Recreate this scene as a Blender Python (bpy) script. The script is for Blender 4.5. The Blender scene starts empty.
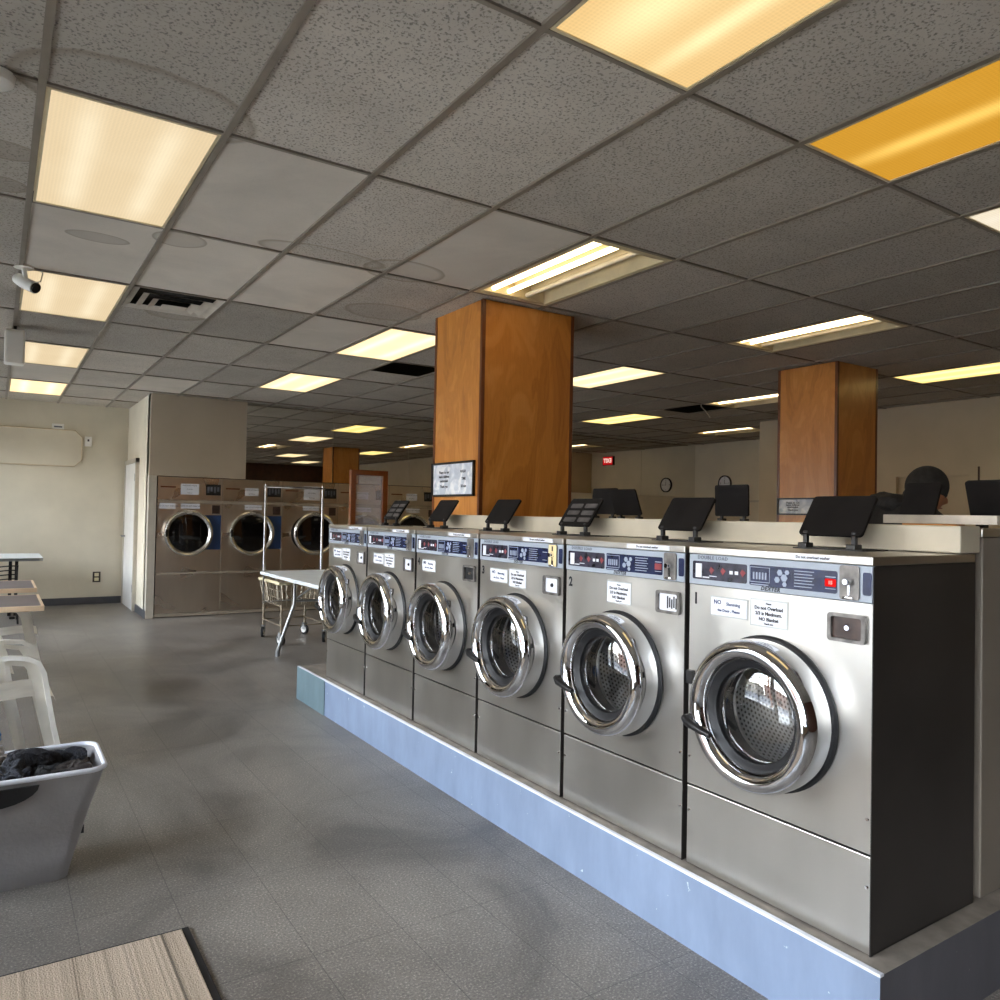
import bpy, bmesh, math, random
from mathutils import Vector, Matrix, Euler
random.seed(7)
S = bpy.context.scene
COL = S.collection
PI = math.pi

# ------------------------------------------------------------------ materials
def lin(r, g=None, b=None):
    if g is None: g = b = r
    f = lambda c: (c/255/12.92) if c/255 <= .04045 else ((c/255+.055)/1.055)**2.4
    return (f(r), f(g), f(b), 1)
def setin(n, **k):
    for a, v in k.items():
        a = a.replace('_', ' ')
        if a in n.inputs: n.inputs[a].default_value = v
class NT:
    def __init__(s, name):
        s.m = bpy.data.materials.new(name); s.m.use_nodes = True
        s.t = s.m.node_tree; s.t.nodes.clear()
        s.out = s.t.nodes.new('ShaderNodeOutputMaterial')
    def n(s, typ, **k):
        q = s.t.nodes.new('ShaderNode'+typ)
        for a, v in k.items(): setattr(q, a, v)
        return q
    def l(s, a, b): s.t.links.new(a, b)
    def math(s, op, a, b=None, c=None, clamp=False):
        q = s.n('Math', operation=op, use_clamp=clamp)
        for i, v in enumerate((a, b, c)):
            if v is None: continue
            if isinstance(v, (int, float)): q.inputs[i].default_value = v
            else: s.l(v, q.inputs[i])
        return q.outputs[0]
    def mix(s, fac, a, b):
        q = s.n('Mix', data_type='RGBA')
        for i, v in ((0, fac), (6, a), (7, b)):
            if isinstance(v, (int, float, tuple)): q.inputs[i].default_value = v
            else: s.l(v, q.inputs[i])
        return q.outputs[2]
    def pos(s, obj=False):
        return s.n('TexCoord').outputs['Object'] if obj else s.n('NewGeometry').outputs['Position']
    def mapping(s, v, scale=(1, 1, 1), loc=(0, 0, 0), rot=(0, 0, 0)):
        q = s.n('Mapping'); s.l(v, q.inputs[0])
        q.inputs['Scale'].default_value = scale; q.inputs['Location'].default_value = loc; q.inputs['Rotation'].default_value = rot
        return q.outputs[0]
    def noise(s, v, scale=5, detail=3, rough=.5, dist=0):
        q = s.n('TexNoise'); s.l(v, q.inputs['Vector'])
        setin(q, Scale=scale, Detail=detail, Roughness=rough, Distortion=dist)
        return q.outputs[0]
    def ramp(s, f, *st):
        q = s.n('ValToRGB'); s.l(f, q.inputs[0]); e = q.color_ramp.elements
        while len(e) < len(st): e.new(.5)
        for i, (p, c) in enumerate(st): e[i].position = p; e[i].color = c if isinstance(c, tuple) else (c, c, c, 1)
        return q.outputs[0]
    def bsdf(s, color, rough=.5, metal=0, bump=None, bdist=.002, bstr=1, **k):
        q = s.n('BsdfPrincipled')
        for nm, v in (('Base Color', color), ('Roughness', rough), ('Metallic', metal)):
            if isinstance(v, (int, float, tuple)): q.inputs[nm].default_value = v
            else: s.l(v, q.inputs[nm])
        setin(q, **k)
        if bump is not None:
            b = s.n('Bump'); b.inputs['Distance'].default_value = bdist; b.inputs['Strength'].default_value = bstr
            s.l(bump, b.inputs['Height']); s.l(b.outputs[0], q.inputs['Normal'])
        s.l(q.outputs[0], s.out.inputs[0])
        return s.m

def plain(name, col, rough=.5, metal=0, var=.06, scale=6, bump=0, **k):
    t = NT(name); p = t.pos(True)
    n = t.noise(p, scale, 4)
    c2 = tuple(min(1, c*(1+var*2.2)) for c in col[:3])+(1,); c1 = tuple(c*(1-var*2.2) for c in col[:3])+(1,)
    c = t.ramp(n, (.3, c1), (.7, c2))
    return t.bsdf(c, rough, metal, bump=t.noise(p, scale*12, 2) if bump else None, bdist=bump, **k)

def steel(name, col, rough=.3, vert=True, smear=.12):
    t = NT(name); p = t.pos(True)
    st = t.noise(p, 2.6, 1, .4, .2)
    sm = t.noise(t.mapping(p, (5, 4, 1.2)), 1.5, 2)
    dark = tuple(c*(1-smear*2) for c in col[:3])+(1,)
    c = t.mix(t.math('MULTIPLY', sm, .9), col, dark)
    r = t.math('ADD', t.math('MULTIPLY', st, .2), rough-.1)
    big = t.noise(t.mapping(p, (1, 1.5, .8)), 1.6, 2)
    return t.bsdf(c, r, 1, bump=t.math('ADD', t.math('MULTIPLY', big, 4.0), t.math('MULTIPLY', st, .8)), bdist=.006, bstr=.5)

def emit(name, col, strength):
    t = NT(name); e = t.n('Emission'); e.inputs[0].default_value = col; e.inputs[1].default_value = strength
    t.l(e.outputs[0], t.out.inputs[0]); return t.m

def glass(name, tint=(1, 1, 1, 1), refl=.08, rough=0):
    t = NT(name); tr = t.n('BsdfTransparent'); tr.inputs[0].default_value = tint
    g = t.n('BsdfGlossy'); g.inputs['Roughness'].default_value = rough
    fr = t.n('Fresnel'); fr.inputs[0].default_value = 1.5
    m = t.n('MixShader'); t.l(t.math('ADD', fr.outputs[0], refl, clamp=True), m.inputs[0])
    t.l(tr.outputs[0], m.inputs[1]); t.l(g.outputs[0], m.inputs[2]); t.l(m.outputs[0], t.out.inputs[0])
    return t.m

M = {}
M['wall'] = plain('wall_paint', lin(214, 204, 182), .75, var=.025, scale=2.5, bump=.001)
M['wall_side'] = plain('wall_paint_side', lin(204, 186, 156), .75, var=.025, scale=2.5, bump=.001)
M['bulk'] = plain('bulkhead_paint', lin(186, 172, 150), .7, var=.02, scale=2.5)
M['trimpaint'] = plain('trim_paint', lin(188, 180, 164), .5, var=.03)
M['base'] = plain('vinyl_baseboard', lin(72, 72, 76), .45)
M['brown'] = plain('dark_wood_panelling', lin(70, 38, 22), .5, var=.15)
M['tbar'] = plain('ceiling_tee_bar', lin(130, 119, 104), .5)
M['whitepl'] = plain('white_plastic', lin(236, 232, 222), .4, var=.04, scale=9)
M['white'] = plain('white_enamel', lin(232, 230, 224), .35, var=.03)
M['cream'] = plain('cream_plastic', lin(226, 214, 176), .45)
M['black'] = plain('black_plastic', lin(24, 23, 24), .38, var=.1)
M['rubber'] = plain('black_rubber', lin(20, 20, 21), .6, var=.1)
M['gasket'] = plain('dark_gasket', lin(22, 22, 24), .5, var=.1)
M['soap'] = plain('black_soap_lid', lin(20, 17, 16), .75, var=.15, scale=12, Specular_IOR_Level=.2)
M['soapgrey'] = plain('worn_soap_lid', lin(78, 74, 72), .5, var=.3, scale=14)
M['chrome'] = steel('polished_chrome', (.88, .88, .9, 1), .12, smear=.02)
M['chromer'] = plain('ring_chrome', (.86, .86, .87, 1), .055, 1, var=.03, scale=4)
M['steel'] = steel('brushed_stainless', (.72, .70, .65, 1), .32)
M['steel_lid'] = steel('worn_lid_steel', (.78, .75, .69, 1), .33, vert=False)
M['steel_dryer'] = steel('dryer_stainless', (.74, .66, .56, 1), .30)
M['dryertrim'] = plain('dryer_trim_steel', lin(178, 166, 148), .4, .3)
M['slotgrey'] = plain('coin_slot_plate', lin(120, 116, 112), .35, .5, var=.2, scale=30)
M['whitemarble'] = plain('marble_board', lin(206, 196, 180), .35, var=.12, scale=9)
M['dryerring'] = steel('dryer_ring_steel', (.85, .82, .76, 1), .24)
M['side'] = plain('dark_brown_cabinet', lin(50, 46, 43), .42, var=.16, scale=3)
M['greyside'] = plain('grey_cabinet', lin(128, 118, 106), .5, var=.04, scale=3)
M['ctrl'] = plain('control_panel_grey', lin(160, 168, 178), .4, var=.03)
M['navy'] = plain('navy_display', lin(26, 34, 66), .25, var=.15, scale=30)
M['charcoal'] = plain('charcoal_display', lin(48, 46, 58), .25, var=.3, scale=40)
M['displaygrey'] = plain('display_print', lin(150, 160, 178), .4)
M['displayred'] = plain('display_red_print', lin(128, 44, 48), .4)
M['redled'] = emit('red_led', lin(240, 30, 30), 1.0)
M['ledtext'] = emit('led_digits', lin(255, 170, 160), 1.5)
M['paper'] = plain('paper_notice', lin(226, 228, 234), .6, var=.03)
M['laminate'] = plain('laminated_edge', lin(190, 192, 190), .25)
M['ink'] = plain('black_ink', lin(28, 28, 34), .6)
M['inkblue'] = plain('blue_ink', lin(42, 58, 100), .6)
M['inkgrey'] = plain('grey_ink', lin(96, 100, 108), .6)
M['bronze'] = plain('bronze_coin_plate', lin(62, 48, 42), .3, .1, var=.3, scale=20)
M['yellowed'] = plain('yellowed_plate', lin(236, 214, 160), .4)
M['blue'] = plain('blue_panel', lin(40, 70, 122), .4, var=.05)
M['darkglass'] = plain('dark_door_glass', lin(16, 15, 15), .06, var=.2)
M['ledge'] = plain('beige_ledge', lin(196, 186, 164), .4, var=.06, scale=5)
M['hamper'] = plain('white_hamper_fabric', lin(146, 142, 141), .6, var=.05, scale=5, bump=.002)
M['hamperrim'] = plain('hamper_rim', lin(222, 224, 230), .35)
M['tabletop'] = plain('white_tabletop', lin(226, 232, 234), .35, var=.03)
M['grey_metal'] = plain('grey_metal', lin(150, 152, 152), .35, .8)
M['wire'] = plain('cart_wire', lin(170, 160, 142), .35, .8)
M['dark_top'] = plain('dark_grey_laminate', lin(108, 98, 98), .5, var=.06)
M['lightwood'] = plain('light_wood_edge', lin(222, 194, 160), .5, var=.06)
M['bluebag'] = plain('blue_bag_plastic', lin(24, 96, 176), .35, var=.1)
M['beanie'] = plain('dark_knit', lin(38, 37, 35), .85, var=.25, scale=30, bump=.004)
M['jacket'] = plain('dark_jacket', lin(26, 25, 25), .7, var=.2, scale=10, bump=.003)
M['skin'] = plain('skin', lin(176, 118, 84), .55)
M['trousers'] = plain('dark_trousers', lin(40, 42, 50), .8)
M['mirror'] = plain('mirror_silvering', (.80, .78, .72, 1), .0, 1, var=.0)
M['windowglass'] = glass('window_glass', (.97, .98, .98, 1), .02)
M['bowlglass'] = glass('door_bowl_glass', (.93, .94, .95, 1), .13)
M['acrylic'] = None
M['alu'] = plain('aluminium_frame', lin(120, 116, 110), .4, .6)
M['asphalt'] = plain('asphalt', lin(96, 96, 98), .9, var=.1, scale=2)
M['pave'] = plain('concrete_pavement', lin(176, 174, 168), .9, var=.05, scale=3)
M['stucco'] = plain('building_stucco', lin(168, 160, 148), .9, var=.05, scale=1)
M['stucco2'] = plain('building_brick', lin(120, 92, 80), .9, var=.1, scale=2)
M['vent'] = plain('vent_metal', lin(196, 186, 170), .5)
M['void'] = plain('dark_void', lin(34, 31, 29), .9)
M['exitred'] = emit('exit_sign_red', lin(210, 24, 30), .8)
M['exitwhite'] = emit('exit_sign_letters', lin(255, 225, 215), 1.2)

t = NT('acrylic_sheet')
tr = t.n('BsdfTransparent'); df = t.n('BsdfPrincipled'); setin(df, Base_Color=lin(205, 205, 210), Roughness=.25)
mx = t.n('MixShader'); mx.inputs[0].default_value = .32
t.l(tr.outputs[0], mx.inputs[1]); t.l(df.outputs[0], mx.inputs[2]); t.l(mx.outputs[0], t.out.inputs[0]); M['acrylic'] = t.m

# speckled vinyl floor, tile seams, scuffs
t = NT('speckled_vinyl_floor'); p = t.pos()
br = t.n('TexBrick'); t.l(t.mapping(p, (1, 1, 1), (.0405, .1, 0)), br.inputs['Vector'])
br.offset = 0; br.squash = 1
setin(br, Color1=lin(124, 118, 111), Color2=lin(120, 114, 107), Mortar=lin(92, 88, 83), Scale=1, Mortar_Size=.0016, Brick_Width=.305, Row_Height=.61, Bias=0)
seam = t.math('SUBTRACT', 1, br.outputs['Fac'])
fl = t.noise(p, 130, 3, .75)
spk = t.ramp(fl, (.30, .4), (.45, .92), (.55, 1.0), (.66, 2.2))
lo = t.noise(t.mapping(p, (1.0, .8, 1)), 1.5, 6, .62, .8)
loc = t.ramp(lo, (.32, .58), (.5, 1.0), (.68, 1.36))
wear = t.noise(p, 1.1, 4, .6)
cc = t.n('VectorMath', operation='MULTIPLY'); t.l(br.outputs['Color'], cc.inputs[0]); t.l(spk, cc.inputs[1])
c2 = t.n('VectorMath', operation='MULTIPLY'); t.l(cc.outputs[0], c2.inputs[0]); t.l(loc, c2.inputs[1])
rough = t.math('ADD', t.math('MULTIPLY', lo, .25), .27)
M['floor'] = t.bsdf(c2.outputs[0], rough, 0, bump=t.math('ADD', t.math('MULTIPLY', seam, .5), t.math('MULTIPLY', fl, .25)), bdist=.002, bstr=.6)

# ceiling tiles: tone per tile comes from an attribute, pits and water stains
t = NT('acoustic_ceiling_tile'); p = t.pos()
at = t.n('Attribute', attribute_name='tone', attribute_type='GEOMETRY')
pit = t.n('TexVoronoi'); t.l(t.mapping(p, (1, 1, 1)), pit.inputs['Vector']); setin(pit, Scale=75, Randomness=1)
pn = t.noise(p, 95, 3, .6)
pits = t.ramp(t.math('ADD', t.math('MULTIPLY', pn, .75), t.math('MULTIPLY', pit.outputs[0], .22)), (.37, .48), (.46, 1.0))
smooth = t.math('GREATER_THAN', at.outputs['Fac'], .575)
pitm = t.mix(t.math('MULTIPLY', smooth, .92), pits, (1, 1, 1, 1))
dirt = t.ramp(t.noise(p, 1.9, 4, .6, .5), (.25, .86), (.75, 1.1))
colr = t.n('CombineXYZ')
for i, k in enumerate((1.0, .885, .735)): t.l(t.math('MULTIPLY', at.outputs['Fac'], k), colr.inputs[i])
v1 = t.n('VectorMath', operation='MULTIPLY'); t.l(colr.outputs[0], v1.inputs[0]); t.l(pitm, v1.inputs[1])
v2 = t.n('VectorMath', operation='MULTIPLY'); t.l(v1.outputs[0], v2.inputs[0]); t.l(dirt, v2.inputs[1])
sep = t.n('SeparateXYZ'); t.l(p, sep.inputs[0])
wob = t.math('MULTIPLY', t.math('SUBTRACT', t.noise(p, 6, 2), .5), .16)
cur = v2.outputs[0]
for sx, sy, ax, ay, rr, full in ((.43, 4.63, .16, .085, 1, 1), (.80, 4.40, .14, .13, 1, .75), (1.52, 4.17, .38, .14, 1, .35), (.40, 2.98, .42, .26, 1, .12), (2.02, 4.16, .26, .2, 1, .3), (.0, 3.72, .13, .1, 1, 1), (-.02, 4.12, .12, .1, 1, .9), (2.32, 5.1, .3, .22, 1, .5), (1.1, 6.0, .25, .3, 1, .7)):
    dx = t.math('DIVIDE', t.math('SUBTRACT', sep.outputs[0], sx), ax); dy = t.math('DIVIDE', t.math('SUBTRACT', sep.outputs[1], sy), ay)
    d = t.math('ADD', t.math('SQRT', t.math('ADD', t.math('MULTIPLY', dx, dx), t.math('MULTIPLY', dy, dy))), wob)
    ring = t.ramp(d, (0, .34*full), (.8, .38*full), (.95, .62), (1.0, 0.0))
    cur = t.mix(ring, cur, (.21, .165, .11, 1))
M['ceiling'] = t.bsdf(cur, .9, 0, bump=pitm, bdist=.004, bstr=.5)

# varnished plywood columns
def wood(name, c1, c2, c3, rot=0, sc=1):
    t = NT(name); p = t.pos(True)
    w = t.noise(t.mapping(p, (2.2*sc, 2.2*sc, .55*sc)), 1.6, 4, .55, 1.2)
    fine = t.noise(t.mapping(p, (60, 60, 3)), 3, 3)
    f = t.math('ADD', t.math('MULTIPLY', w, .8), t.math('MULTIPLY', fine, .22))
    rings = t.math('ADD', f, t.math('MULTIPLY', t.math('SINE', t.math('MULTIPLY', w, 60)), .035))
    c = t.ramp(rings, (.3, c1), (.5, c2), (.68, c3))
    return t.bsdf(c, .32, 0, Coat_Weight=.25, Coat_Roughness=.2)
M['wood'] = wood('varnished_plywood', lin(176, 106, 40), lin(206, 134, 58), lin(222, 154, 80))
M['woodtrim'] = wood('dark_wood_trim', lin(92, 46, 18), lin(112, 58, 24), lin(130, 72, 30))

# striped entrance mat
t = NT('striped_mat'); p = t.pos()
w1 = t.noise(t.mapping(p, (60, .0, 0)), 1.0, 3, .8)
w2 = t.noise(t.mapping(p, (15, .0, 0), (3, 0, 0)), 1.0, 2)
f = t.math('ADD', t.math('MULTIPLY', w1, .65), t.math('MULTIPLY', w2, .35))
c = t.ramp(f, (.37, lin(66, 58, 50)), (.44, lin(172, 154, 132)), (.56, lin(206, 186, 164)), (.66, lin(150, 134, 116)))
tuft = t.noise(p, 210, 2)
cm = t.n('VectorMath', operation='MULTIPLY'); t.l(c, cm.inputs[0]); t.l(t.ramp(tuft, (.3, .75), (.7, 1.25)), cm.inputs[1])
M['mat'] = t.bsdf(cm.outputs[0], .95, 0, bump=tuft, bdist=.006)

# painted kerb
def kerbmat(name, col, chip):
    t = NT(name); p = t.pos()
    n = t.noise(t.mapping(p, (3, 3, 1)), 3, 5, .6)
    ch = t.ramp(t.noise(p, 22, 4, .6), (.70, 0.0), (.73, 1.0))
    c = t.mix(ch, t.ramp(n, (.3, tuple(x*.86 for x in col[:3])+(1,)), (.7, tuple(min(1, x*1.1) for x in col[:3])+(1,))), chip)
    return t.bsdf(c, .5)
M['kerb'] = kerbmat('pale_blue_kerb_paint', lin(126, 141, 164), lin(196, 208, 208))
M['kerbside'] = kerbmat('shaded_kerb_paint', lin(96, 94, 98), lin(150, 146, 138))  # near end of the kerb: its shade is put into this darker grey
M['kerbtop'] = plain('bare_kerb_edge', lin(132, 123, 112), .7, var=.12, scale=14)
M['kerbend'] = kerbmat('teal_kerb_paint', lin(104, 124, 130), lin(196, 204, 204))

# perforated drum
t = NT('perforated_drum'); p = t.pos(True); sp = t.n('SeparateXYZ'); t.l(p, sp.inputs[0])
ang = t.math('MULTIPLY', t.math('ARCTAN2', sp.outputs[2], sp.outputs[1]), 12.0)
xx = t.math('MULTIPLY', sp.outputs[0], 62)
row = t.math('FLOOR', xx)
ax_ = t.math('SUBTRACT', t.math('FRACT', t.math('ADD', t.math('MULTIPLY', ang, 1.0), t.math('MULTIPLY', row, .5))), .5)
ay_ = t.math('SUBTRACT', t.math('FRACT', xx), .5)
d = t.math('SQRT', t.math('ADD', t.math('MULTIPLY', ax_, ax_), t.math('MULTIPLY', ay_, ay_)))
hole = t.math('LESS_THAN', d, .27)
M['drum'] = t.bsdf(t.mix(hole, (.62, .62, .63, 1), (.02, .02, .02, 1)), .3, t.math('SUBTRACT', 1, hole))

# light diffusers: prismatic panels glow unevenly, a tube behind reads as a brighter band
def diffuser(name, c_lo, c_hi, strength, bands=((-.14, .05), (.14, .05)), k=.5):
    t = NT(name); p = t.pos(True); sp = t.n('SeparateXYZ'); t.l(p, sp.inputs[0])
    acc = None
    for x0, w in bands:
        dd = t.math('DIVIDE', t.math('SUBTRACT', sp.outputs[0], x0), w)
        g = t.math('POWER', 2.718, t.math('MULTIPLY', t.math('MULTIPLY', dd, dd), -1))
        acc = g if acc is None else t.math('ADD', acc, g)
    ends = t.math('ABSOLUTE', sp.outputs[1])
    fade = t.ramp(ends, (.38, 1.0), (.6, .35))
    nz = t.noise(p, 3, 3)
    f = t.math('MULTIPLY', t.math('MULTIPLY', acc, fade), k)
    c = t.mix(t.math('ADD', f, t.math('MULTIPLY', t.math('SUBTRACT', nz, .5), .3), clamp=True), c_lo, c_hi)
    rip = t.n('TexVoronoi'); t.l(t.mapping(p, (1, 1, 1)), rip.inputs['Vector']); setin(rip, Scale=75, Randomness=.1)
    e = t.n('Emission'); t.l(c, e.inputs[0])
    t.l(t.math('MULTIPLY', t.math('ADD', .92, t.math('MULTIPLY', rip.outputs[0], .2)), strength), e.inputs[1])
    t.l(e.outputs[0], t.out.inputs[0]); return t.m
LS = 1.0
M['dif_left'] = diffuser('cream_diffuser', lin(220, 198, 160), lin(252, 238, 206), 1.1*LS)
M['dif_far'] = diffuser('pale_diffuser', lin(236, 212, 162), lin(255, 246, 218), 1.6*LS)
M['dif_top'] = diffuser('two_tone_diffuser', lin(222, 186, 126), lin(255, 236, 180), 1.18*LS, ((-.1, .09), (.12, .04)), .75)
M['dif_amber'] = diffuser('amber_diffuser', lin(196, 142, 46), lin(250, 202, 100), 1.15*LS, ((.02, .05),), .9)
M['dif_white'] = diffuser('white_diffuser', lin(240, 226, 200), lin(255, 248, 232), 1.0*LS)
M['dif_yellow'] = diffuser('yellow_diffuser', lin(236, 208, 124), lin(255, 240, 188), 1.7*LS)
M['tube_on'] = emit('lit_tube', lin(255, 230, 182), 6.0)
M['tube_off'] = plain('unlit_tube', lin(205, 196, 176), .3)
M['tray'] = plain('fixture_tray', lin(206, 190, 152), .4)

# ------------------------------------------------------------------ mesh helpers
def link(o, parent=None):
    COL.objects.link(o)
    if parent is not None: o.parent = parent
    return o
def obj(name, bm, mat, parent=None, smooth=False, loc=None, rot=None):
    me = bpy.data.meshes.new(name)
    bmesh.ops.recalc_face_normals(bm, faces=bm.faces[:]); bm.to_mesh(me); bm.free()
    if not isinstance(mat, (list, tuple)): mat = [mat]
    for m in mat: me.materials.append(M[m] if isinstance(m, str) else m)
    if smooth:
        for f in me.polygons: f.use_smooth = True
        if smooth is True:
          try:     me.set_sharp_from_angle(angle=math.radians(38))
          except Exception: pass
    o = bpy.data.objects.new(name, me); link(o, parent)
    if loc is not None: o.location = loc
    if rot is not None: o.rotation_euler = rot
    return o
def thing(name, label, cat, loc=(0, 0, 0), rot=(0, 0, 0), group=None):
    o = bpy.data.objects.new(name, None); o.empty_display_size = .05; link(o)
    o.location = loc; o.rotation_euler = rot
    return tag(o, label, cat, group)
def tag(o, label, cat, group=None):
    o['label'] = label; o['category'] = cat
    if group: o['group'] = group
    return o
def struct(name, bm, mat, parent=None, smooth=False):
    o = obj(name, bm, mat, parent, smooth)
    if parent is None: o['kind'] = 'structure'
    return o
def B(): return bmesh.new()
def box(bm, x0, x1, y0, y1, z0, z1, bev=0, mi=0, mat4=None):
    vs = [bm.verts.new((x, y, z)) for x in (x0, x1) for y in (y0, y1) for z in (z0, z1)]
    fs = [bm.faces.new([vs[i] for i in q]) for q in ((0, 1, 3, 2), (4, 6, 7, 5), (0, 4, 5, 1), (2, 3, 7, 6), (0, 2, 6, 4), (1, 5, 7, 3))]
    if bev:
        es = {e for f in fs for e in f.edges}
        r = bmesh.ops.bevel(bm, geom=list(es), offset=bev, segments=2, profile=.5, affect='EDGES', clamp_overlap=True)
        fs = list({f for v in r['verts'] for f in v.link_faces} | {f for f in fs if f.is_valid}); vs = list({v for f in fs for v in f.verts})
    for f in fs: f.material_index = mi
    if mat4 is not None: bmesh.ops.transform(bm, matrix=mat4, verts=vs)
    return bm
def tube(bm, pts, r, n=8, closed=False, mi=0):
    pts = [Vector(q) for q in pts]; rings = []; N = len(pts)
    rr = r if isinstance(r, (list, tuple)) else [r]*N
    prev = None
    for i, q in enumerate(pts):
        a = pts[(i-1) % N] if (closed or i > 0) else q; b = pts[(i+1) % N] if (closed or i < N-1) else q
        d = (b-a).normalized()
        if prev is None:
            up = Vector((0, 0, 1)) if abs(d.z) < .9 else Vector((1, 0, 0))
            u = d.cross(up).normalized()
        else:
            u = (prev - d*prev.dot(d)).normalized()
        prev = u; v = d.cross(u)
        rings.append([bm.verts.new(q+(u*math.cos(2*PI*k/n)+v*math.sin(2*PI*k/n))*rr[i]) for k in range(n)])
    for i in range(N if closed else N-1):
        A, C = rings[i], rings[(i+1) % N]
        for k in range(n):
            f = bm.faces.new((A[k], A[(k+1) % n], C[(k+1) % n], C[k])); f.material_index = mi
    if not closed: bm.faces.new(rings[0]).material_index = mi; bm.faces.new(rings[-1]).material_index = mi
    return bm
def lathe_x(bm, prof, n=48, cy=0, cz=0, mi=0, cap=False):
    # profile of (x, r) turned about the X axis through (cy, cz)
    rings = []
    for x, r in prof:
        if r < 1e-5: rings.append([bm.verts.new((x, cy, cz))])
        else: rings.append([bm.verts.new((x, cy+r*math.cos(2*PI*k/n), cz+r*math.sin(2*PI*k/n))) for k in range(n)])
    for A, C in zip(rings, rings[1:]):
        for k in range(n):
            if len(A) == 1 and len(C) == 1: continue
            if len(A) == 1: vs = (A[0], C[(k+1) % n], C[k])
            elif len(C) == 1: vs = (A[k], A[(k+1) % n], C[0])
            else: vs = (A[k], A[(k+1) % n], C[(k+1) % n], C[k])
            bm.faces.new(vs).material_index = mi
    return bm
def plate_hole(bm, x, y0, y1, z0, z1, cy, cz, r, n=48, depth=.012):
    # sheet in the YZ plane with a round hole and returned edges
    import bisect
    def edge(a):
        c, s = math.cos(a), math.sin(a)
        k = min([(y1-cy)/c if c > 1e-9 else 9e9, (y0-cy)/c if c < -1e-9 else 9e9, (z1-cz)/s if s > 1e-9 else 9e9, (z0-cz)/s if s < -1e-9 else 9e9])
        return (cy+c*k, cz+s*k)
    ang = sorted([2*PI*k/n for k in range(n)]+[math.atan2(zz-cz, yy-cy) % (2*PI) for yy in (y0, y1) for zz in (z0, z1)])
    I = [bm.verts.new((x, cy+r*math.cos(a), cz+r*math.sin(a))) for a in ang]
    J = [bm.verts.new((x+depth, cy+r*math.cos(a), cz+r*math.sin(a))) for a in ang]
    O = [bm.verts.new((x,)+edge(a)) for a in ang]; P = [bm.verts.new((x+depth,)+edge(a)) for a in ang]
    N = len(ang)
    for k in range(N):
        q = (k+1) % N
        bm.faces.new((I[k], I[q], O[q], O[k])); bm.faces.new((I[k], J[k], J[q], I[q])); bm.faces.new((O[k], O[q], P[q], P[k]))
    return bm
def rrect(w, h, r, n=5):
    pts = []
    for cx, cy, a0 in ((w/2-r, h/2-r, 0), (-w/2+r, h/2-r, PI/2), (-w/2+r, -h/2+r, PI), (w/2-r, -h/2+r, 1.5*PI)):
        for k in range(n+1):
            a = a0+PI/2*k/n; pts.append((cx+r*math.cos(a), cy+r*math.sin(a)))
    return pts
def prism(bm, pts, fn, h, mi=0):
    # polygon pts (a, b) extruded: fn(a, b, c) -> xyz with c = 0 .. h
    A = [bm.verts.new(fn(a, b, 0)) for a, b in pts]; C = [bm.verts.new(fn(a, b, h)) for a, b in pts]
    bm.faces.new(A[::-1]).material_index = mi; bm.faces.new(C).material_index = mi
    N = len(pts)
    for k in range(N): bm.faces.new((A[k], A[(k+1) % N], C[(k+1) % N], C[k])).material_index = mi
    return bm
TXT = {}
def text(name, s, size, mat, parent, loc, rot=(PI/2, 0, -PI/2), align='CENTER', bold=0, shear=0, sx=1.0, spacing=1.0):
    key = (s, size, align, bold, shear, spacing, mat)
    if key not in TXT:
        cu = bpy.data.curves.new('lettering', 'FONT'); cu.body = s; cu.size = size; cu.align_x = align; cu.align_y = 'CENTER'
        cu.extrude = .0004; cu.offset = bold; cu.shear = shear; cu.space_character = spacing; cu.resolution_u = 2
        o = bpy.data.objects.new('lettering', cu); COL.objects.link(o)
        me = bpy.data.meshes.new_from_object(o.evaluated_get(bpy.context.evaluated_depsgraph_get()))
        bpy.data.objects.remove(o); bpy.data.curves.remove(cu)
        me.materials.clear(); me.materials.append(M[mat]); TXT[key] = me
    o = bpy.data.objects.new(name, TXT[key]); link(o, parent); o.location = loc; o.rotation_euler = rot; o.scale = (sx, 1, 1)
    return o
def copy_tree(o, parent=None):
    c = o.copy(); COL.objects.link(c); c.parent = parent
    for ch in list(o.children): copy_tree(ch, c)
    return c

# ------------------------------------------------------------------ setting
HC = 2.835; AX = .60984; AY = 1.216656; OX = .09965; OY = 3.03782
XL, YB, YM, YF, XR, XR2 = -1.15, 12.4, 10.55, -3.0, 9.47, 11.55
b = B(); box(b, XL-.2, XR2+.2, YF-.2, YB+.2, -.1, 0); struct('floor', b, 'floor')
FIX = {}
for c in ((0, 0), (0, 2), (0, 4), (0, 6), (2, -2), (4, -2), (6, -2), (4, 0), (4, 2), (4, 4), (8, 0), (8, 2), (8, 4), (12, 0), (12, 2), (12, 4), (16, 4), (10, -2), (12, -4)): FIX[c] = 1
SPECIAL = {(1, 0): .60, (0, 1): .62, (1, 1): .64, (2, 1): .64, (3, 0): .585, (3, 2): .59, (1, 2): .40, (2, 2): .36, (3, 1): .44, (0, 3): .36, (1, 3): .42, (2, 0): .54, (2, 3): .46, (0, 5): .6, (1, 4): .57, (2, 5): .6, (0, -1): .44, (1, -1): .55, (3, -1): .48, (4, -1): .46, (2, -1): .56}
b = B(); tone = b.faces.layers.float.new('tone'); rnd = random.Random(3)
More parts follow.
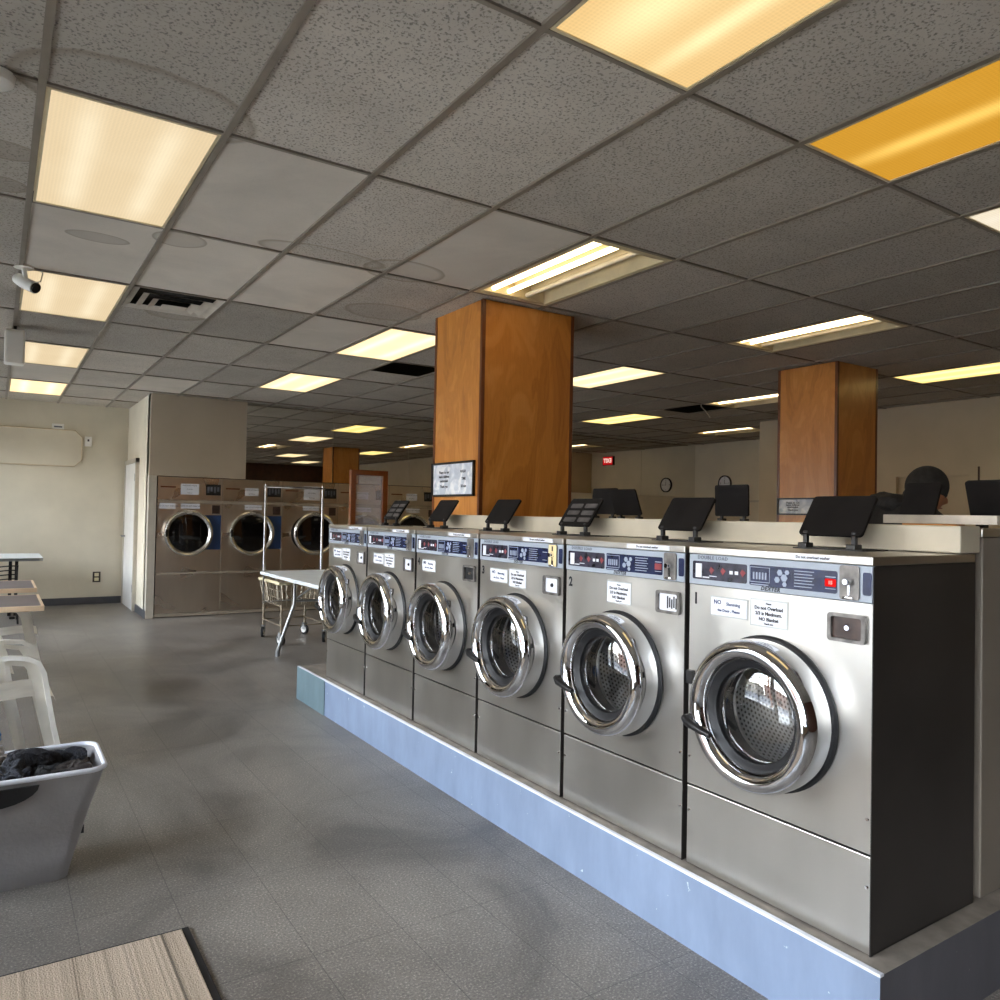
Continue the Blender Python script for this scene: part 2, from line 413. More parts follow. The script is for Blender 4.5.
for i in range(-3, 19):
    for j in range(-5, 8):
        x0, x1 = max(XL, OX+i*AX), min(XR2, OX+(i+1)*AX); y0, y1 = max(YF, OY+j*AY), min(YB, OY+(j+1)*AY)
        tn = SPECIAL.get((i, j), rnd.choice((.46, .5, .5, .54, .48, .44)))
        if (i, j) in FIX or x1 <= x0 or y1 <= y0: continue
        parts = [(x0, x1, y0, y1)]
        if (i, j) == (5, 3): parts = [(x0, x1, (y0+y1)/2, y1)]
        if (i, j) == (12, 3): parts = [(x0, x1, y0+.75, y1)]
        if (i, j) == (1, 2): parts = [(x0, x1, (y0+y1)/2, y1)]
        for a in parts:
            f = b.faces.new([b.verts.new(q+(HC+.006,)) for q in ((a[0], a[2]), (a[0], a[3]), (a[1], a[3]), (a[1], a[2]))]); f[tone] = tn
me = bpy.data.meshes.new('ceiling'); b.to_mesh(me); b.free(); me.materials.append(M['ceiling'])
ceil = bpy.data.objects.new('ceiling', me); link(ceil); ceil['kind'] = 'structure'
b = B()
for i in range(-2, 19): box(b, OX+i*AX-.013, OX+i*AX+.013, YF, YB, HC-.004, HC+.012)
for j in range(-4, 8): box(b, XL, XR2, OY+j*AY-.009, OY+j*AY+.009, HC-.003, HC+.010)
struct('trim_1', b, 'tbar')
b = B(); box(b, XL-.2, XR2+.2, YF-.2, YB+.2, HC+.25, HC+.3); struct('trim_2', b, 'void')      # slab above the hung ceiling
b = B(); box(b, XL, 1.62+.1, YB, YB+.15, 0, HC+.25); struct('wall_back', b, 'wall')
b = B(); box(b, 1.62, 1.72, YM+.0, YB, 0, HC+.25); box(b, 1.62, XR2, YM+.03, YM+.15, 0, HC+.25); struct('wall_mirror', b, 'wall')
b = B(); box(b, 1.62, 2.81, YM-.06, YM+.03, 1.80, HC+.004); struct('wall_bulkhead', b, 'bulk')
b = B(); box(b, 1.615, 1.71, YM-.075, YM+.03, 0, 1.80, .004); struct('trim_3', b, 'trimpaint')
b = B(); box(b, XR2, XR2+.15, 7.4, YM+.15, 0, HC+.25); struct('wall_right_alcove', b, 'wall')
DY0, DY1, DZ = 4.42, 5.37, 2.0
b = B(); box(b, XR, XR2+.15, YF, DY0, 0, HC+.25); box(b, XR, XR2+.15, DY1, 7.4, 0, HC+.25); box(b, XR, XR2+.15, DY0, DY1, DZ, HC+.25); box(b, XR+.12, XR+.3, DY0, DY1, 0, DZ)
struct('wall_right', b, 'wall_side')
b = B(); box(b, XL-.15, XR2+.15, YF-.15, YF, 0, HC+.25); struct('wall_front', b, 'brown')
b = B(); box(b, 1.0, 1.72, YB-.012, YB, 0, .1); box(b, XL, 1.0, YB-.012, YB, 0, .1); struct('baseboard_back', b, 'base')
b = B(); box(b, 1.608, 1.62, YM-.06, 11.30, 0, .1); struct('baseboard_side', b, 'base')
b = B(); box(b, XR2-.03, XR2, 7.4, YM, 1.70, 1.735); struct('trim_4', b, 'trimpaint')
b = B(); box(b, XR-.012, XR, 4.345, 4.362, 0, 2.05); struct('trim_5', b, 'brown')
# left wall: sill, header, piers; openings hold the shop windows and the entrance
WINS = [(-2.8, -.9), (-.7, 1.1), (2.55, 4.35), (4.55, 6.35), (6.55, 8.35), (8.55, 10.35), (10.55, 12.2)]  # last opening is unseen, added to brighten the back wall
DOORY = (1.3, 2.35); SILL, HEAD = .36, 2.5
b = B(); edges = [YF-.15]
for a, c in sorted(WINS+[DOORY]): edges += [a, c]
edges += [YB+.15]
for a, c in zip(edges[::2], edges[1::2]): box(b, XL-.15, XL, a, c, 0, HC+.25)
for a, c in WINS: box(b, XL-.15, XL, a, c, 0, SILL); box(b, XL-.15, XL, a, c, HEAD, HC+.25)
box(b, XL-.15, XL, DOORY[0], DOORY[1], HEAD, HC+.25)
struct('wall_left', b, 'wall')
def pane_frame(name, y0, y1, z0, z1, bars, door=False):
    b = B(); w = .05
    for a in ((y0, y0+w, z0, z1), (y1-w, y1, z0, z1), (y0, y1, z0, z0+w), (y0, y1, z1-w, z1)): box(b, XL-.1, XL-.04, *a)
    for k in range(1, bars): box(b, XL-.1, XL-.04, y0+(y1-y0)*k/bars-.02, y0+(y1-y0)*k/bars+.02, z0, z1)
    box(b, XL-.1, XL-.04, y0, y1, (1.02 if door else 1.95)-.02, (1.02 if door else 1.95)+.02)
    f = struct(name, b, 'alu')
    b = B(); box(b, XL-.073, XL-.067, y0+w, y1-w, z0+w, z1-w); obj('glass_pane', b, 'windowglass', f)
    if door:
        b = B(); tube(b, [(XL-.03, y0+.12, .95), (XL+.03, y0+.12, .95), (XL+.03, y0+.12, 1.2), (XL-.03, y0+.12, 1.2)], .012); obj('door_handle', b, 'chrome', f, True)
for k, (a, c) in enumerate(WINS): pane_frame('window_%d' % (k+1), a, c, SILL, HEAD, 2)
pane_frame('door_1', DOORY[0], DOORY[1], .01, HEAD, 1, True)
# white closet door on the side wall beside the bulkhead
b = B(); box(b, 1.585, 1.62, 11.36, 12.30, .0, 2.0, .003); d = struct('door_2', b, 'white')
b = B(); box(b, 1.575, 1.62, 11.30, 11.36, 0, 2.06); box(b, 1.575, 1.62, 12.30, 12.36, 0, 2.06); box(b, 1.575, 1.62, 11.30, 12.36, 2.0, 2.06); obj('door_frame', b, 'trimpaint', d)
b = B(); tube(b, [(1.585, 12.2, .98), (1.54, 12.2, .98), (1.54, 12.06, .98)], .012); obj('door_handle', b, 'grey_metal', d, True)
for z in (.25, 1.75):
    b = B(); box(b, 1.572, 1.584, 11.345, 11.375, z, z+.1); obj('hinge', b, 'grey_metal', d)
# door on the right wall
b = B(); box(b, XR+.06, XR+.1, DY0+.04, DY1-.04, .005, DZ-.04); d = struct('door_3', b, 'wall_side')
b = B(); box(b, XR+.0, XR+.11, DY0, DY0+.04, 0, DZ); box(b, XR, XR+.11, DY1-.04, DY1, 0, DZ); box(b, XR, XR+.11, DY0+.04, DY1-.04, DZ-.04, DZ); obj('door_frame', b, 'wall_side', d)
b = B(); tube(b, [(XR+.06, DY0+.14, 1.0), (XR+.0, DY0+.14, 1.0), (XR+.0, DY0+.26, 1.0)], .012); obj('door_handle', b, 'grey_metal', d, True)
# mirror panels above the dryers
xs = [2.81, 4.05, 5.26, 6.47, 7.68, 8.89, 10.1, XR2]
for k, (a, c) in enumerate(zip(xs, xs[1:])):
    b = B(); box(b, a+.0025, c-.0025, YM, YM+.012, 1.80, HC-.006)
    o = obj('wall_mirror', b, 'mirror')
    tag(o, '%s mirror panel above the dryers, counted from the bulkhead' % ('first second third fourth fifth sixth seventh'.split()[k]), 'mirror', 'mirror panels above the dryers')
# outside
b = B(); box(b, -6, XL-.16, -30, 40, -.14, -.02); struct('pavement', b, 'pave')
b = B(); box(b, -60, -6, -50, 60, -.2, -.12); struct('street', b, 'asphalt')

# ------------------------------------------------------------------ ceiling fixtures
ORD = {0: 'left', 2: 'near', 4: 'middle', 6: 'near right'}
def pan_light(i, j, mat, label):
    x0, x1, y0, y1 = OX+i*AX+.016, OX+(i+1)*AX-.016, OY+j*AY+.012, OY+(j+1)*AY-.012
    t = thing('ceiling_light', label, 'ceiling light', ((x0+x1)/2, (y0+y1)/2, HC-.001), group='recessed ceiling lights')
    w, h = (x1-x0)/2, (y1-y0)/2
    b = B(); box(b, -w+.012, w-.012, -h+.012, h-.012, .002, .006); obj('diffuser', b, mat, t)
    b = B()
    for q in ((-w, -w+.012, -h, h), (w-.012, w, -h, h), (-w+.012, w-.012, -h, -h+.012), (-w+.012, w-.012, h-.012, h)): box(b, *q, -.002, .006)
    obj('frame', b, 'tray', t)
    b = B(); box(b, -w, w, -h, h, .05, .12); obj('housing', b, 'tray', t)
def tube_light(i, j, lit, label):
    x0, x1, y0, y1 = OX+i*AX+.016, OX+(i+1)*AX-.016, OY+j*AY+.012, OY+(j+1)*AY-.012
    t = thing('tube_ceiling_light', label, 'ceiling light', ((x0+x1)/2, (y0+y1)/2, HC), group='open fluorescent ceiling lights')
    w, h = (x1-x0)/2, (y1-y0)/2
    b = B()
    for sx in (-1, 1): box(b, sx*w if sx < 0 else w-.03, -w+.03 if sx < 0 else w, -h, h, -.002, .006); box(b, min(sx*(w-.03), sx*(w-.035)), max(sx*(w-.03), sx*(w-.035)), -h, h, .0, .10)
    for sy in (-1, 1): box(b, -w+.03, w-.03, min(sy*h, sy*(h-.03)), max(sy*h, sy*(h-.03)), -.002, .006); box(b, -w+.03, w-.03, min(sy*(h-.03), sy*(h-.035)), max(sy*(h-.03), sy*(h-.035)), .006, .10)
    box(b, -w, w, -h, h, .10, .11)
    obj('tray', b, 'tray', t)
    b = B()
    for xx in (-.105, .03, .17): prism(b, [(xx-.035, .10), (xx+.035, .10), (xx+.018, .062), (xx-.018, .062)], lambda a, c, e: (a, -h+.04+e, c), 2*h-.08)
    obj('reflector_ridge', b, 'tray', t)
    for k, xx in enumerate((-.165, -.045, .10, .21)):
        on = k in lit
        if k == 3: continue
        b = B(); tube(b, [(xx, -h+.05, .03), (xx, h-.05, .03)], .0155, 12); obj('tube', b, 'tube_on' if on else 'tube_off', t, True)
    for sy in (-1, 1):
        b = B(); box(b, -.24, .24, min(sy*(h-.052), sy*(h-.036)), max(sy*(h-.052), sy*(h-.036)), .004, .06); obj('lamp_holder', b, 'tray', t)
pan_light(0, 0, 'dif_left', 'large cream light panel at the upper left of the ceiling, nearest of the left column')
pan_light(0, 2, 'dif_left', 'cream light panel beside the ceiling vent, behind the small white camera')
pan_light(0, 4, 'dif_left', 'cream light panel in the left column, third from the front')
pan_light(0, 6, 'dif_far', 'yellowish light panel in the left column, closest to the back wall')
pan_light(2, -2, 'dif_top', 'large bright cream light panel cut by the top edge of the photo')
pan_light(4, -2, 'dif_amber', 'deep amber light panel at the upper right of the ceiling')
pan_light(6, -2, 'dif_white', 'white light panel cut by the right edge, right of the amber panel')
tube_light(4, 0, (0, 1), 'open ceiling light with two lit tubes directly in front of the large wooden column')
pan_light(4, 2, 'dif_far', 'cream light panel just left of the large wooden column')
pan_light(4, 4, 'dif_far', 'small cream light panel left of the large wooden column, one row further back')
tube_light(8, 0, (0, 1), 'open ceiling light with bright tubes just in front of the farther wooden column')
pan_light(8, 2, 'dif_far', 'cream light panel right of the large column, the nearer and higher of two there')
pan_light(8, 4, 'dif_yellow', 'yellow light panel hidden by the large column, its reflection nearest above the reflected column')
pan_light(12, 0, 'dif_yellow', 'yellow light panel to the right of the farther wooden column')
tube_light(12, 2, (0, 1), 'open ceiling light partly hidden by the left side of the farther wooden column')
pan_light(12, 4, 'dif_yellow', 'yellow light panel right of the large column, the farther and lower of two there')
tube_light(16, 4, (0, 1), 'open ceiling light over the alcove, in front of the mirror')
pan_light(10, -2, 'dif_far', 'light panel reflected in the mirror, second lowest of those left of the reflected column')
pan_light(12, -4, 'dif_far', 'light panel reflected lowest in the mirror, just above the dark brown band')
# air vent
x0, y0 = OX+AX+.015, OY+2*AY+.01; w = AX-.03; h = AY/2-.015
t = thing('ceiling_vent', 'square louvred air vent in the ceiling beside the left light panel', 'vent', (x0+w/2, y0+h/2, HC))
b = B(); box(b, -w/2, w/2, -h/2, h/2, .09, .1); obj('backing', b, 'void', t)
for k, s in enumerate((1.0, .76, .52, .28)):
    b = B(); o_, i_ = s*.5, s*.5-.08
    zo, zi = (.0 if k else -.002), .016
    A = [b.verts.new((sx*o_*w, sy*o_*h, zo-.012*k)) for sx, sy in ((-1, -1), (1, -1), (1, 1), (-1, 1))]
    if k < 3:
        C = [b.verts.new((sx*i_*w, sy*i_*h, zi-.012*k)) for sx, sy in ((-1, -1), (1, -1), (1, 1), (-1, 1))]
        for q in range(4): b.faces.new((A[q], A[(q+1) % 4], C[(q+1) % 4], C[q]))
    else: b.faces.new(A)
    obj('louvre', b, 'vent', t)
# open tile holes above show the dark void (slab) ; loose wires hang from one
b = B()
tube(b, [(7.62, 6.9, 3.0), (7.63, 6.88, 2.84), (7.7, 6.86, 2.78), (7.76, 6.84, 2.70)], .008)
tag(obj('ceiling_wire', b, 'trimpaint'), 'loose pale wire hanging from the open dark tile left of the farther column', 'wire')
# camera, speaker, dome
t = thing('security_camera', 'small white camera hanging from the ceiling in front of the left light panel', 'camera', (.114, 5.46, HC))
b = B(); lathe_x(b, [(-.012, 0), (-.012, .05), (.0, .055), (0, 0)], 20); bmesh.ops.rotate(b, matrix=Matrix.Rotation(PI/2, 3, 'Y'), verts=b.verts[:]); obj('base', b, 'whitepl', t, True, (0, 0, -.006))
b = B(); tube(b, [(0, 0, -.01), (.01, -.01, -.07), (.02, -.02, -.10)], .014); obj('arm', b, 'whitepl', t, True)
b = B(); tube(b, [(-.03, .05, -.06), (.0, .01, -.09), (.06, -.06, -.13)], [.034, .036, .036], 16); bd = obj('body', b, 'whitepl', t, True)
b = B(); tube(b, [(.058, -.058, -.128), (.066, -.066, -.134)], .030, 16); obj('lens', b, 'black', bd, True)
b = B(); tube(b, [(-.03, .05, -.06), (.02, .06, -.085), (.09, .05, -.06), (.10, .04, -.01), (.09, .03, 0)], .004); obj('cable', b, 'whitepl', t, True)
t = thing('ceiling_speaker', 'white box speaker hanging from the ceiling near the left edge', 'speaker', (.105, 7.3, HC))
b = B(); tube(b, [(0, 0, 0), (0, 0, -.12)], .012); obj('rod', b, 'black', t, True)
b = B(); box(b, -.07, .07, -.08, .08, -.31, -.04, .015); bd = obj('body', b, 'whitepl', t, True)
b = B(); box(b, -.055, .055, -.084, -.079, -.31, -.06, .002); obj('grille', b, 'white', bd)
t = tag(obj('smoke_detector', lathe_x(B(), [(0, 0), (0, .06), (.03, .055), (.042, .04), (.045, 0)], 24), 'whitepl', None, True, (-.035, 3.06, HC), (0, PI/2, 0)), 'round white detector at the left edge beside the large light panel', 'detector')

# ------------------------------------------------------------------ columns
def column(x0, x1, y0, y1, label, zb=0):
    t = thing('wooden_column', label, 'column', (x0, y0, 0))
    b = B(); box(b, 0, x1-x0, 0, y1-y0, zb, HC-.004, .003); obj('panel', b, 'wood', t)
    for sx in (0, 1):
        for sy in (0, 1):
            b = B(); X = sx*(x1-x0); Y = sy*(y1-y0); e = .004; w = .022
            box(b, X-e if sx == 0 else X-w, X+w if sx == 0 else X+e, Y-e if sy == 0 else Y-w, Y+w if sy == 0 else Y+e, zb, HC-.004); obj('corner_trim', b, 'woodtrim', t)
    return t
column(2.69, 3.46, 4.335, 4.985, 'large varnished wooden column rising behind the washers, with a framed notice', .236)
column(6.30, 6.93, 4.09, 4.71, 'farther varnished wooden column standing near the person')
def notice_frame(x, y0, y1, z0, z1, label):
    t = thing('framed_notice', label, 'notice', (x, (y0+y1)/2, (z0+z1)/2)); w, h = (y1-y0)/2, (z1-z0)/2
    b = B()
    for q in ((-w, w, h-.014, h), (-w, w, -h, -h+.014), (-w, -w+.014, -h, h), (w-.014, w, -h, h)): box(b, -.018, -.001, *q)
    obj('frame', b, 'black', t)
    b = B(); box(b, -.006, -.001, -w+.01, w-.01, -h+.01, h-.01); obj('sheet', b, 'foil', t)
    for s, yy, zz in (('Please do not', .12, .05), ('leave children', .12, .02), ('unattended', .12, -.01), ('Thank you', .12, -.05), ('WASH', -.14, .05), ('TIME', -.15, .0), ('30 min', -.15, -.05)):
        text('lettering', s, .026, 'ink', t, (-.007, yy*w/.29, zz*h/.12), bold=.0006)
t = NT('creased_plastic_sheet'); p = t.pos(True)
cr = t.noise(t.mapping(p, (1, 1, 1)), 9, 2, .4, 1.5)
M['foil'] = t.bsdf(t.ramp(cr, (.38, lin(206, 212, 220)), (.52, lin(226, 230, 236)), (.6, lin(252, 252, 252))), .35, 0, bump=cr, bdist=.03)
notice_frame(2.686, 4.385, 4.975, 1.513, 1.755, 'black framed notice on the large wooden column')
notice_frame(6.296, 4.12, 4.70, 1.44, 1.602, 'framed notice at the foot of the farther wooden column')

# ------------------------------------------------------------------ washers
KZ = .236; WX = 1.9755; WP = .67047; W = .652; Y1 = 1.160136+WP/2
b = B(); KX0, KX1, KY0, KY1 = 1.918, 3.5, 1.108, 5.60
t = thing('washer_plinth', 'long low concrete plinth painted pale blue under the washers', 'plinth', (KX0, KY0, 0))
b = B(); box(b, .0, KX1-KX0, 0, KY1-KY0, 0, KZ-.001); 
b.faces.ensure_lookup_table(); b.normal_update()
for f in b.faces:
    c = f.calc_center_median()
    if c.x < .01: f.material_index = 0
    elif c.y < .01: f.material_index = 1
    elif c.z > .2: f.material_index = 2
obj('concrete', b, ['kerb', 'kerbside', 'kerbtop'], t)
b = B(); box(b, -.006, .0, KY1-KY0-.56, KY1-KY0, 0, KZ); obj('end_plate', b, 'kerbend', t)
b = B(); box(b, -.004, .014, -.003, KY1-KY0, KZ-.004, KZ+.004, .002); obj('edge_strip', b, 'hamperrim', t)

CY, CZ, RR = 0.003, .574, .224        # porthole centre and ring radius in the washer's own frame
def washer_proto():
    t = thing('washing_machine', 'x', 'washing machine')
    D = .55; h = W/2; top = 1.064
    b = B()   # dark cabinet shell, open at the front
    box(b, .012, D, -h, -h+.004, .002, 1.036); box(b, .012, D, h-.004, h, .002, 1.036); box(b, D-.004, D, -h, h, .002, 1.036); box(b, .012, D, -h, h, .002, .006); box(b, .012, D, -h, h, 1.034, 1.038)
    box(b, -.0, .014, -h, -h+.003, .0, 1.036)
    obj('cabinet', b, 'side', t)
    b = B(); plate_hole(b, 0, -h+.002, h-.002, .269, .936, CY, CZ, .175, 64); obj('front_panel', b, 'steel', t)
    b = B(); box(b, .0, .012, -h+.002, h-.002, .004, .262, .002); kp = obj('kick_panel', b, 'steel', t)
    for yy, zz in ((h-.012, .18), (-h+.012, .18), (h-.012, .36), (-h+.012, .36)):
        b = B(); lathe_x(b, [(-.004, 0), (-.004, .004), (.0, .006)], 10, yy, zz); obj('screw', b, 'chrome', t)
    b = B(); box(b, -.006, D, -h, h, 1.039, top, .003); ld = obj('top_panel', b, 'steel_lid', t)
    b = B(); box(b, -.0072, -.006, -.255, -.04, 1.043, 1.059); obj('warning_strip', b, 'paper', ld)
    text('lettering', 'Do not overload washer', .011, 'ink', ld, (-.0074, -.145, 1.051), bold=.0003)
    # control panel
    b = B(); box(b, -.004, .012, -h+.002, h-.002, .938, 1.038, .002); cp = obj('control_panel', b, 'ctrl', t)
    b = B(); prism(b, rrect(.222, .060, .006), lambda a, c, e: (-.0045-e, .197+a, .986+c), .0012); dw = obj('instruction_window', b, 'charcoal', cp)
    b = B(); prism(b, rrect(.298, .063, .006), lambda a, c, e: (-.0045-e, -.073+a, .986+c), .0012); dv = obj('program_window', b, 'navy', cp)
    b = B(); X = -.0068
    box(b, X, X+.001, .268, .294, .962, 1.008); box(b, X, X+.001, .236, .264, .962, .966)
    box(b, X, X+.001, .140, .153, .981, .992); box(b, X, X+.001, .119, .132, .981, .992)
    for k in range(5): box(b, X, X+.001, .205-.002*k, .235-.004*k, .970-.002, .9705) if k == 0 else None
    obj('printed_mark', b, 'paper', cp)
    for yy in (.225, .178, .1):
        b = B(); prism(b, [(.004, .012), (.011, 0), (.002, -.013), (-.010, .002)], lambda a, c, e, yy=yy: (-.0058-e, yy+a, .988+c), .0008); obj('red_mark', b, 'displayred', cp)
    b = B()
    for q in ((.072, .074, .965, 1.012), (.000, .002, .965, 1.012), (.0, .074, .965, .967), (.0, .074, 1.010, 1.012)): box(b, X, X+.001, *q)
    for k in range(5): box(b, X, X+.001, .012+.011*k, .018+.011*k, .974, .996)
    box(b, X, X+.001, .005, .07, .957, .960)
    for k, (yy, zz, r_) in enumerate(((-.035, 1.0, .010), (-.05, .985, .012), (-.026, .978, .010), (-.06, 1.002, .008), (-.052, .966, .008))): prism(b, [(r_*math.cos(a*PI/3), r_*math.sin(a*PI/3)) for a in range(6)], lambda a, c, e, yy=yy, zz=zz: (X+.001-e, yy+a, zz+c), .001)
    for k in range(6): box(b, X, X+.001, -.15+.006*(k % 2), -.085, 1.008-.009*k, 1.0105-.009*k)
    box(b, X, X+.001, -.218, -.186, .999, 1.002); box(b, X, X+.001, -.218, -.186, .966, .968)
    obj('diagram_print', b, 'displaygrey', cp)
    text('lettering', 'DEXTER', .017, 'ink', cp, (-.0046, .0, .947), bold=.0006, shear=.3, spacing=1.15)
    text('lettering', 'DOUBLE LOAD', .016, 'inkgrey', cp, (-.0046, .225, 1.028), bold=.0004, spacing=1.2)
    # coin slot
    b = B(); prism(b, rrect(.058, .094, .008), lambda a, c, e: (-.006-e, -.26+a, .989+c), .003); cs = obj('coin_slot', b, 'slotgrey', t)
    b = B(); lathe_x(b, [(-.03, 0), (-.03, .008), (-.02, .011), (-.008, .009)], 14, -.26, .992); box(b, -.012, -.008, -.263, -.257, .955, .985); obj('coin_knob', b, 'chrome', cs, True)
    b = B(); box(b, -.02, -.008, -.275, -.245, .944, .952, .002); obj('coin_lip', b, 'chrome', cs, True)
    b = B(); prism(b, rrect(.025, .062, .006), lambda a, c, e: (-.0045-e, -.310+a, .989+c), .001); obj('price_plate', b, 'navy', t)
    # coin box frame
    b = B(); O = rrect(.112, .078, .009); I = rrect(.090, .060, .006)
    for A, C, d0, d1 in ((O, I, -.012, -.012), (O, O, -.012, .0), (I, I, -.012, .0)):
        va = [b.verts.new((d0, -.2525+q[0], .8635+q[1])) for q in A]; vc = [b.verts.new((d1, -.2525+q[0], .8635+q[1])) for q in C]
        for k in range(len(A)): b.faces.new((va[k], va[(k+1) % len(A)], vc[(k+1) % len(A)], vc[k]))
    obj('coin_box_frame', b, 'slotgrey', t, True)
    # porthole door
    b = B(); lathe_x(b, [(.001, .232), (-.006, .232), (-.012, .226), (-.014, .20)], 64, CY, CZ); obj('door_flange', b, 'gasket', t, True)
    prof = [(-.006, .222), (-.03, .225), (-.075, .225)]
    for k in range(13):
        a = -PI*.03 + k*(PI*1.02)/12
        prof.append((-.080-.040*math.sin(a), .1935+.0315*math.cos(a)))
    prof += [(-.07, .160), (-.03, .158)]
    b = B(); lathe_x(b, prof, 72, CY, CZ); dr = obj('door_ring', b, 'chromer', t, True)
    b = B(); lathe_x(b, [(-.086, .1635), (-.084, .158), (-.078, .150), (-.072, .141), (-.06, .139), (.02, .150), (.02, .17)], 64, CY, CZ); obj('door_gasket', b, 'gasket', dr, True)
    b = B(); lathe_x(b, [(-.066, .141), (-.073, .125), (-.080, .09), (-.084, .05), (-.0855, 0)], 56, CY, CZ); obj('door_glass', b, 'bowlglass', dr, True)
    b = B(); tube(b, [(-.115, .232, -.052+CZ), (-.124, .21, -.062+CZ), (-.130, .15, -.074+CZ), (-.128, .118, -.080+CZ)], [.014, .015, .012, .010], 10)
    tube(b, [(-.08, .212, -.05+CZ), (-.122, .222, -.056+CZ)], .016, 10); obj('door_handle', b, 'black', dr, True)
    b = B(); box(b, -.02, .0, h-.032, h-.004, CZ+.03, CZ+.075, .003); obj('latch', b, 'black', t)
    # drum
    b = B(); lathe_x(b, [(.02, .165), (.03, .205), (.42, .205)], 64, CY, 0); dm = obj('drum', b, 'drum', t, True, (0, 0, CZ))
    b = B(); lathe_x(b, [(.42, .205), (.425, .10), (.41, .06), (.41, 0)], 48, CY, 0); obj('drum_back', b, 'steel', dm, True)
    b = B(); lathe_x(b, [(.018, .172), (.012, .160), (.016, .150), (.034, .152), (.04, .165)], 56, CY, 0); obj('drum_rim', b, 'chrome', dm, True)
    for k in range(3):
        a = k*2*PI/3+.4; c, s = math.cos(a), math.sin(a); b = B()
        prism(b, [(.205, -.035), (.15, -.012), (.145, .0), (.15, .012), (.205, .035)], lambda r_, q, e: (.06+e, r_*c-q*s, r_*s+q*c), .33); obj('drum_paddle', b, 'steel', dm)
    return t
def lid_panel(t, lean=.10, grey=False, w=.228, x=.325, z=1.064, sgn=1):
    b = B(); hh = .158; th = math.atan2(lean, .145)
    fn = lambda a, c, e: (x+sgn*((c+hh/2)*math.sin(th)-e*math.cos(th)), a+.016, z+.042+(c+hh/2)*math.cos(th)+e*math.sin(th)*1.0)
    prism(b, rrect(w, hh, .012), fn, .010)
    sl = obj('soap_lid', b, 'soap', t)
    if grey:
        b = B()
        for k, cc in enumerate((-.045, -.005, .035)):
            for a0 in (-.06, .045):
                pts = rrect(.085, .024, .005); prism(b, [(q[0]+a0, q[1]+cc) for q in pts], lambda a, c, e: fn(a, c, .010+e), .003)
        obj('embossed_plate', b, 'soapgrey', sl)
    for yy in (-w/2+.045, w/2-.008):
        b = B(); box(b, x-.022, x+.020, yy-.016, yy+.016, z+.001, z+.020, .003); box(b, x-.006, x+.010, yy-.008, yy+.008, z+.015, z+.06, .003); obj('hinge', b, 'black', sl)
    b = B(); box(b, x-.045, x+.10, -w/2-.01, w/2+.01, z+.0005, z+.004); obj('soap_tray_edge', b, 'gasket', t)
def sticker(t, kind, y, z, w, h):
    b = B(); box(b, -.0016, -.0004, y-w/2-.004, y+w/2+.004, z-h/2-.004, z+h/2+.004); st = obj('notice', b, 'laminate', t)
    b = B(); box(b, -.0024, -.0015, y-w/2, y+w/2, z-h/2, z+h/2); obj('paper', b, 'paper', st)
    if kind == 'slam':
        text('lettering', 'NO', .019, 'inkblue', st, (-.0026, y+.045, z+.013), bold=.0006); text('lettering', 'Slamming', .0145, 'inkblue', st, (-.0026, y-.018, z+.010), bold=.0004)
        text('lettering', 'the Door , Please', .0125, 'inkblue', st, (-.0026, y, z-.012), bold=.0004)
    else:
        for s, zz, sz in (('Please', .029, .008), ('Do not Overload', .015, .0145), ('2/3 is Maximum.', -.002, .0145), ('NO Blanket', -.019, .0145), ('Thank you', -.032, .008)):
            text('lettering', s, sz, 'ink', st, (-.0026, y, z+zz), bold=.0006 if sz > .01 else .0003)
wp = washer_proto()
WL = [
 ('near right end washer marked 1, with a dark bronze coin box and glowing red display', '1'),
 ('stainless washer marked 2, second from the near right end of the row', '2'),
 ('stainless washer marked 3 with a yellowed coin slot plate', '3'),
 ('stainless washer marked 4 with one single small notice and a dark coin box', '4'),
 ('second washer from the far left end, below a tilted black soap lid', '5'),
 ('far left end washer beside the white folding table', '6')]
for k in range(6):
    t = wp if k == 0 else copy_tree(wp)
    WL_ = WL[k]
    t['label'] = WL_[0]; t['group'] = 'stainless front loading washers in a row'
    t.location = (WX, Y1+WP*k, KZ)
    W_ALL = globals().setdefault('WASH', []); W_ALL.append(t)
